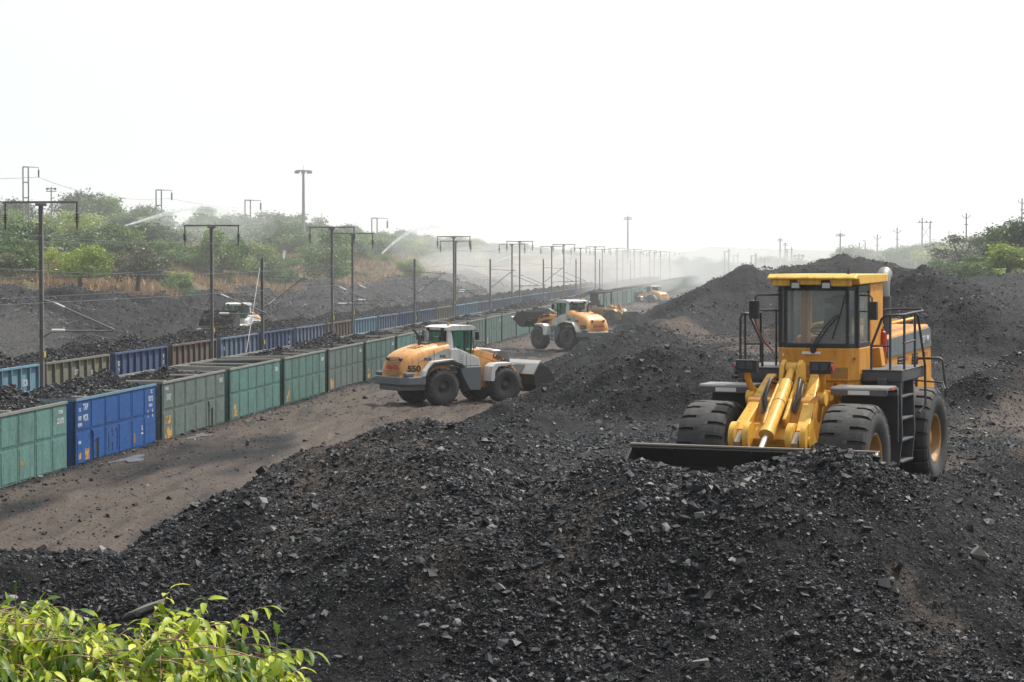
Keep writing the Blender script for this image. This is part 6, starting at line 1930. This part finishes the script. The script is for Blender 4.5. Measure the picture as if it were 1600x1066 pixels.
    def weed(u, v, X, Y, rr, e):
        p = np.clip(0.35 + 1.6 * fbm(u / 8, v / 8, 311, 3), 0, 1)
        return (((v < -64) & (v > -125)) | ((v > 18.5) & (v < 70))) & (rr.random(len(u)) < p) & (e > 0.3)
    def dryr(u, v, X, Y, rr, e):
        p = np.clip(0.1 + 1.4 * fbm(u / 12, v / 5, 321, 3), 0, 1)
        return (v > 18) & (v < 30) & (rr.random(len(u)) < p) & (e > 0.2)
    tufts('dry_grass', 'dry', 90000, dry, 401, 0.75, 'dry brown grass on the left bank')
    tufts('weeds', 'weed', 70000, weed, 402, 0.6, 'green weeds and low scrub covering the banks')
    tufts('dry_grass', 'dry', 40000, dryr, 403, 0.55, 'dry grass patches on the right bank')


def hash_seed(key, i):
    return sum(ord(c) for c in key) * 7 + i * 101


def far_hills():
    prof = [(1010, 405), (1045, 399), (1080, 393), (1100, 389), (1122, 386.5), (1150, 388), (1185, 389), (1215, 391), (1260, 392), (1320, 393), (1400, 393), (1500, 391), (1620, 389), (1760, 392)]
    Y0 = 2300
    xs = np.linspace(980, 1780, 260); pxs = np.array([p[0] for p in prof]); pys = np.array([p[1] for p in prof])
    top = np.array([pt(x, float(np.interp(x, pxs, pys)), Y0).z for x in xs])
    rows = np.linspace(-700, 900, 40)
    V = []
    for d in rows:
        f = math.exp(-(d / 380) ** 2)
        for x, t in zip(xs, top):
            X = (x - 800) / FPX * Y0
            V.append((X + d * 0.1, Y0 + d, -1 + (t + 1) * f))
    V = np.array(V)
    V[:, 2] += 3.2 * fbm(V[:, 0] / 9, V[:, 1] / 25, 701, 3) * np.clip(V[:, 2] / 12, 0, 1)
    idx = np.arange(len(rows) * len(xs)).reshape(len(rows), len(xs))
    Q = np.stack([idx[:-1, :-1], idx[:-1, 1:], idx[1:, 1:], idx[1:, :-1]], -1).reshape(-1, 4)
    m = plain('far_wood', (0.055, 0.075, 0.035), 0.9, vary=0.5, scale=0.02)
    tag(link('hills', np_mesh('hills', V, Q, [m], False, quads=True)), 'low wooded hills fading into the haze', None, None, 'structure')


def leafy_tree():
    """the pinnate-leaved tree whose top shows at the lower left"""
    lm = bpy.data.materials.new('glossy_leaf'); lm.use_nodes = True
    nt = lm.node_tree; N = nt.nodes; L = nt.links; B = N['Principled BSDF']
    t = _attr(nt, 'tone')
    c = _ramp(nt, t, [(0.0, (0.030, 0.075, 0.010)), (0.3, (0.10, 0.18, 0.010)), (0.6, (0.34, 0.42, 0.020)), (1.0, (0.60, 0.62, 0.08))])
    L.new(c, B.inputs['Base Color']); B.inputs['Roughness'].default_value = 0.5
    tl = N.new('ShaderNodeBsdfTranslucent'); L.new(c, tl.inputs[0])
    mx = N.new('ShaderNodeMixShader'); mx.inputs[0].default_value = 0.42
    L.new(B.outputs[0], mx.inputs[1]); L.new(tl.outputs[0], mx.inputs[2]); L.new(mx.outputs[0], N['Material Output'].inputs[0])
    r = random.Random(9)
    Y0 = 11.0
    base = Vector((-3.6, Y0 + 0.6, 0.0))
    T = thing('leafy_tree', 'bright green leafy tree top at the lower left corner in front of the coal', 'tree', (base.x, base.y, zat(base.x, base.y) - 0.1))
    off = Vector(T.location)
    tr = MB()
    tr.tube([(0, 0, -0.1), (0.08, 0, 1.5), (0.15, -0.1, 3.0), (0.5, -0.3, 3.7)], [0.13, 0.11, 0.08, 0.05], 10)
    vs, fs, tone, sm = [], [], [], []
    tw = MB()

    def leaf(p, d, n, Ln, wd, tn, droop):
        side = d.cross(n).normalized(); n = side.cross(d).normalized()
        b = len(vs)
        prof = [(0.0, 0.06), (0.18, 0.70), (0.42, 1.0), (0.70, 0.78), (0.90, 0.36), (1.0, 0.03)]
        for f, w in prof:
            cpt = p + d * (Ln * f) - n * (droop * Ln * f * f)
            for s in (-1, 0, 1):
                vs.append(cpt + side * (s * w * wd) + n * (abs(s) * w * wd * 0.28)); tone.append(min(1, max(0, tn + (0.05 if s == 0 else 0) + 0.05 * (f - 0.5))))
        for i in range(len(prof) - 1):
            for j in range(2):
                a = b + i * 3 + j
                fs.append((a, a + 1, a + 4, a + 3))

    def sprig(p, d, n=9, Ln=0.30, size=1.0):
        """a leaf stalk with paired leaflets, drooping"""
        d = d.normalized(); pts = []
        q = p.copy(); dd = d.copy()
        st = Ln / 6
        base_t = r.uniform(0.05, 0.85)
        for i in range(7):
            pts.append(q.copy()); q = q + dd * st; dd = (dd + Vector((0, 0, -0.13))).normalized()
        tw.tube(pts, [0.0035, 0.003, 0.003, 0.0025, 0.002, 0.002, 0.0015], 4)
        up = Vector((0, 0, 1))
        for k in range(n):
            f = 0.22 + 0.78 * k / (n - 1)
            i = min(int(f * 6), 5); c = pts[i].lerp(pts[i + 1], f * 6 - i)
            ax = (pts[i + 1] - pts[i]).normalized()
            sd = ax.cross(up)
            if sd.length < 0.1: sd = Vector((1, 0, 0))
            sd.normalize()
            s = 1 if k % 2 else -1
            if k == n - 1: ld = ax + Vector((r.uniform(-0.15, 0.15), 0, -0.15))
            else: ld = sd * s * 0.85 + ax * 0.62 + Vector((r.uniform(-0.15, 0.15), r.uniform(-0.2, 0.2), r.uniform(-0.75, -0.1)))
            nn = up * 1.0 + sd * s * -0.3 + Vector((r.uniform(-0.4, 0.4), r.uniform(-0.4, 0.4), 0))
            leaf(c, ld.normalized(), nn, r.uniform(0.055, 0.085) * size, r.uniform(0.0125, 0.018) * size, min(1, max(0, base_t + r.gauss(0, 0.17))), r.uniform(0.25, 0.75))

    pxs = [-60, 0, 60, 110, 150, 200, 235, 265, 295, 330, 355, 380, 410, 440, 470, 485]
    tops = [930, 942, 948, 974, 1000, 990, 982, 962, 946, 966, 976, 1002, 1018, 1026, 1022, 1050]
    inv = lambda p: p - off
    for k in range(1250):
        px = r.uniform(-70, 440) if r.random() < 0.55 else r.uniform(-70, 270)
        top = float(np.interp(px, pxs, tops))
        py = top + 14 + (1135 - top) * r.random() ** 0.9
        if px > 330 and r.random() < 0.35: continue
        Y = Y0 + r.uniform(-1.0, 1.2) - (py - top) / 400
        p = inv(pt(px, py, Y))
        dx = r.gauss(0.15, 0.8) + (px - 220) / 420
        d = Vector((dx, r.uniform(-0.7, 0.5), r.uniform(-0.1, 0.9)))
        back = d.normalized() * 0.12
        sprig(p - back, d, r.choice((7, 9, 9, 11)), r.uniform(0.22, 0.34), r.uniform(0.85, 1.15))
    # outer sprigs that give the outline
    for px, py, dx, dz in ((288, 975, 0.3, 0.6), (300, 975, 0.9, 0.2), (275, 975, -0.7, 0.5), (350, 972, 1.0, 0.3), (368, 965, 0.6, 0.6), (345, 985, 1.0, -0.2), (385, 1005, 0.9, 0.3), (415, 1018, 1.0, 0.4), (435, 1015, 0.8, 0.4), (430, 1030, 1.0, -0.3), (425, 1045, 1.0, 0.1), (440, 1055, 1.0, -0.4),
                           (15, 955, -0.5, 0.6), (40, 955, 0.7, 0.5), (75, 955, 0.8, 0.3), (100, 975, 0.9, 0.3), (215, 985, 0.5, 0.7), (245, 970, 0.2, 0.8)):
        p = inv(pt(px, py, Y0 - 0.4)); d = Vector((dx, -0.1, dz)); sprig(p - d.normalized() * 0.1, d, 9, 0.27, 1.05)
    # limbs that carry the sprigs
    for a, b, c in (((0.5, -0.3, 3.7), (200, 1120), (255, 1000)), ((0.5, -0.3, 3.7), (60, 1090), (30, 960)), ((0.15, -0.1, 3.0), (300, 1150), (380, 1010)), ((0.15, -0.1, 3.0), (380, 1150), (460, 1030)), ((0.5, -0.3, 3.7), (230, 1090), (300, 960)), ((0.15, -0.1, 3.0), (-20, 1100), (-40, 960))):
        m_ = inv(pt(*b, Y0)); e = inv(pt(*c, Y0 - 0.3))
        tr.tube([a, Vector(a).lerp(m_, 0.5), m_, m_.lerp(e, 0.5) + Vector((0.02, 0, 0.02)), e], [0.045, 0.035, 0.022, 0.012, 0.006], 6)
    dead = MB(); dead.tube([inv(pt(247, 1042, Y0 - 0.75)), inv(pt(270, 1005, Y0 - 0.75)), inv(pt(288, 983, Y0 - 0.72))], 0.010, 6); dead.tube([inv(pt(262, 1048, Y0 - 0.78)), inv(pt(274, 1000, Y0 - 0.74))], 0.006, 6)
    dead.build('bare_twig', M['twig'], T)
    tr.build('trunk', M['bark'], T)
    tw.build('leaf_stalks', M['twig'], T)
    V = np.array([tuple(v) for v in vs])
    link('crown', np_mesh('crown', V, np.array(fs), [lm], True, {'tone': np.array(tone)}, quads=True), T)


build_plants(); far_hills(); leafy_tree()
SUN_EL, SUN_AZ = math.radians(59), math.radians(54)       # azimuth to the right of straight ahead
sd = Vector((math.cos(SUN_EL) * math.sin(SUN_AZ), math.cos(SUN_EL) * math.cos(SUN_AZ), math.sin(SUN_EL)))
sun = bpy.data.lights.new('sun', 'SUN'); sun.energy = 5.0; sun.angle = math.radians(0.6); sun.color = (1.0, 0.955, 0.89)
so = bpy.data.objects.new('sun', sun); COL.objects.link(so)
so.rotation_euler = sd.to_track_quat('Z', 'Y').to_euler(); so.location = (0, 0, 80)

W = bpy.data.worlds.new('World'); SC.world = W; W.use_nodes = True
nt = W.node_tree
bg = nt.nodes['Background']
sky = nt.nodes.new('ShaderNodeTexSky'); sky.sky_type = 'NISHITA'; sky.sun_disc = False
sky.sun_elevation = SUN_EL; sky.sun_rotation = SUN_AZ
sky.air_density = 1.0; sky.dust_density = 8.0; sky.ozone_density = 1.0; sky.altitude = 0
hs = nt.nodes.new('ShaderNodeHueSaturation'); hs.inputs['Saturation'].default_value = 0.22
nt.links.new(sky.outputs[0], hs.inputs['Color'])
mx = nt.nodes.new('ShaderNodeMix'); mx.data_type = 'RGBA'; mx.inputs[0].default_value = 0.7
nt.links.new(hs.outputs[0], mx.inputs[6]); mx.inputs[7].default_value = (11.9, 12.5, 12.7, 1)
# a hazy sky is brighter on the sun's side
tc = nt.nodes.new('ShaderNodeTexCoord'); dp = nt.nodes.new('ShaderNodeVectorMath'); dp.operation = 'DOT_PRODUCT'
nt.links.new(tc.outputs['Generated'], dp.inputs[0]); dp.inputs[1].default_value = (math.sin(SUN_AZ) * 0.9, math.cos(SUN_AZ) * 0.9, 0.35)
mr = nt.nodes.new('ShaderNodeMapRange'); mr.inputs[1].default_value = -0.9; mr.inputs[2].default_value = 0.75; mr.inputs[3].default_value = 0.42; mr.inputs[4].default_value = 1.05
nt.links.new(dp.outputs['Value'], mr.inputs[0])
ml = nt.nodes.new('ShaderNodeVectorMath'); ml.operation = 'SCALE'; nt.links.new(mx.outputs[2], ml.inputs[0]); nt.links.new(mr.outputs[0], ml.inputs['Scale'])
nt.links.new(ml.outputs[0], bg.inputs[0])
bg.inputs[1].default_value = 0.11

HAZE = 0.0002
hm = bpy.data.materials.new('haze_air'); hm.use_nodes = True
hn = hm.node_tree; hn.nodes.remove(hn.nodes['Principled BSDF'])
pv = hn.nodes.new('ShaderNodeVolumePrincipled')
pv.inputs['Color'].default_value = (0.96, 0.98, 1.0, 1); pv.inputs['Density'].default_value = HAZE; pv.inputs['Anisotropy'].default_value = 0.2
hn.links.new(pv.outputs[0], hn.nodes['Material Output'].inputs['Volume'])
if HAZE > 0:
    hb = MB(); hb.box((0, 2150, 20.0), (5200, 4400, 44))
    tag(hb.build('haze', hm), 'pale dusty haze filling the air over the coal yard', None, None, 'stuff')

def air(name, lab, dens, col, c=None, s=None, ell=None, rotz=0.0, cat=None):
    m = bpy.data.materials.new(name + '_air'); m.use_nodes = True
    n = m.node_tree; n.nodes.remove(n.nodes['Principled BSDF'])
    p = n.nodes.new('ShaderNodeVolumePrincipled'); p.inputs['Color'].default_value = (*col, 1); p.inputs['Density'].default_value = dens; p.inputs['Anisotropy'].default_value = 0.2
    n.links.new(p.outputs[0], n.nodes['Material Output'].inputs['Volume'])
    b = MB()
    if ell: b.ball((0, 0, 0), ell, 24, 14)
    else: b.box((0, 0, 0), s)
    o = b.build(name, m); o.location = c; o.rotation_euler = (0, 0, rotz)
    return tag(o, lab, None, None, 'stuff')


air('dust', 'thicker dusty air hanging over the far half of the coal yard', 0.00055, (0.97, 0.975, 0.97), (0, 2230, 19), (5000, 4200, 40))
G = (0.93, 0.94, 0.94); BR = (0.93, 0.90, 0.87)
air('dust_cloud', 'brownish dust cloud drifting behind the masts over the far dump', 0.008, BR, tuple(pt(850, 430, 420)), None, (26, 60, 6.2), -0.1)
air('dust_cloud', 'brown dust raised at the left edge beyond the far train', 0.007, BR, tuple(pt(5, 528, 128)), None, (3.4, 9, 1.9), -0.1)
air('mist', 'spray mist hanging under the first water jet', 0.009, G, tuple(pt(330, 352, 275)), None, (8, 12, 3.2))
air('mist', 'spray mist drifting below the strongest water jet', 0.011, G, tuple(pt(700, 385, 345)), None, (9, 14, 4.2))
air('mist', 'spray mist in front of the right hand thorn trees', 0.010, G, tuple(pt(1440, 405, 265)), None, (8, 14, 3.6))
air('dust_cloud', 'pale dust behind the far end of the yard side train', 0.006, G, tuple(pt(1120, 425, 640)), None, (30, 70, 7))

cam = bpy.data.cameras.new('camera'); cam.sensor_width = 36; cam.lens = FPX / 1600 * 36
cam.clip_start = 0.1; cam.clip_end = 12000
co = bpy.data.objects.new('camera', cam); COL.objects.link(co)
co.location = (0, 0, CZ); co.rotation_euler = (math.pi / 2 - PITCH, 0, 0)
SC.camera = co
SC.view_settings.view_transform = 'Standard'; SC.view_settings.look = 'None'
SC.view_settings.exposure = 0.12; SC.view_settings.gamma = 1.0
SC.render.resolution_x, SC.render.resolution_y = 1024, 682
cy = SC.cycles
cy.use_denoising = True
try: cy.denoiser = 'OPENIMAGEDENOISE'
except Exception: pass
cy.max_bounces = 6; cy.diffuse_bounces = 3; cy.glossy_bounces = 3; cy.transmission_bounces = 4
cy.volume_bounces = 1; cy.transparent_max_bounces = 12
cy.caustics_reflective = False; cy.caustics_refractive = False
cy.use_adaptive_sampling = True; cy.adaptive_threshold = 0.02
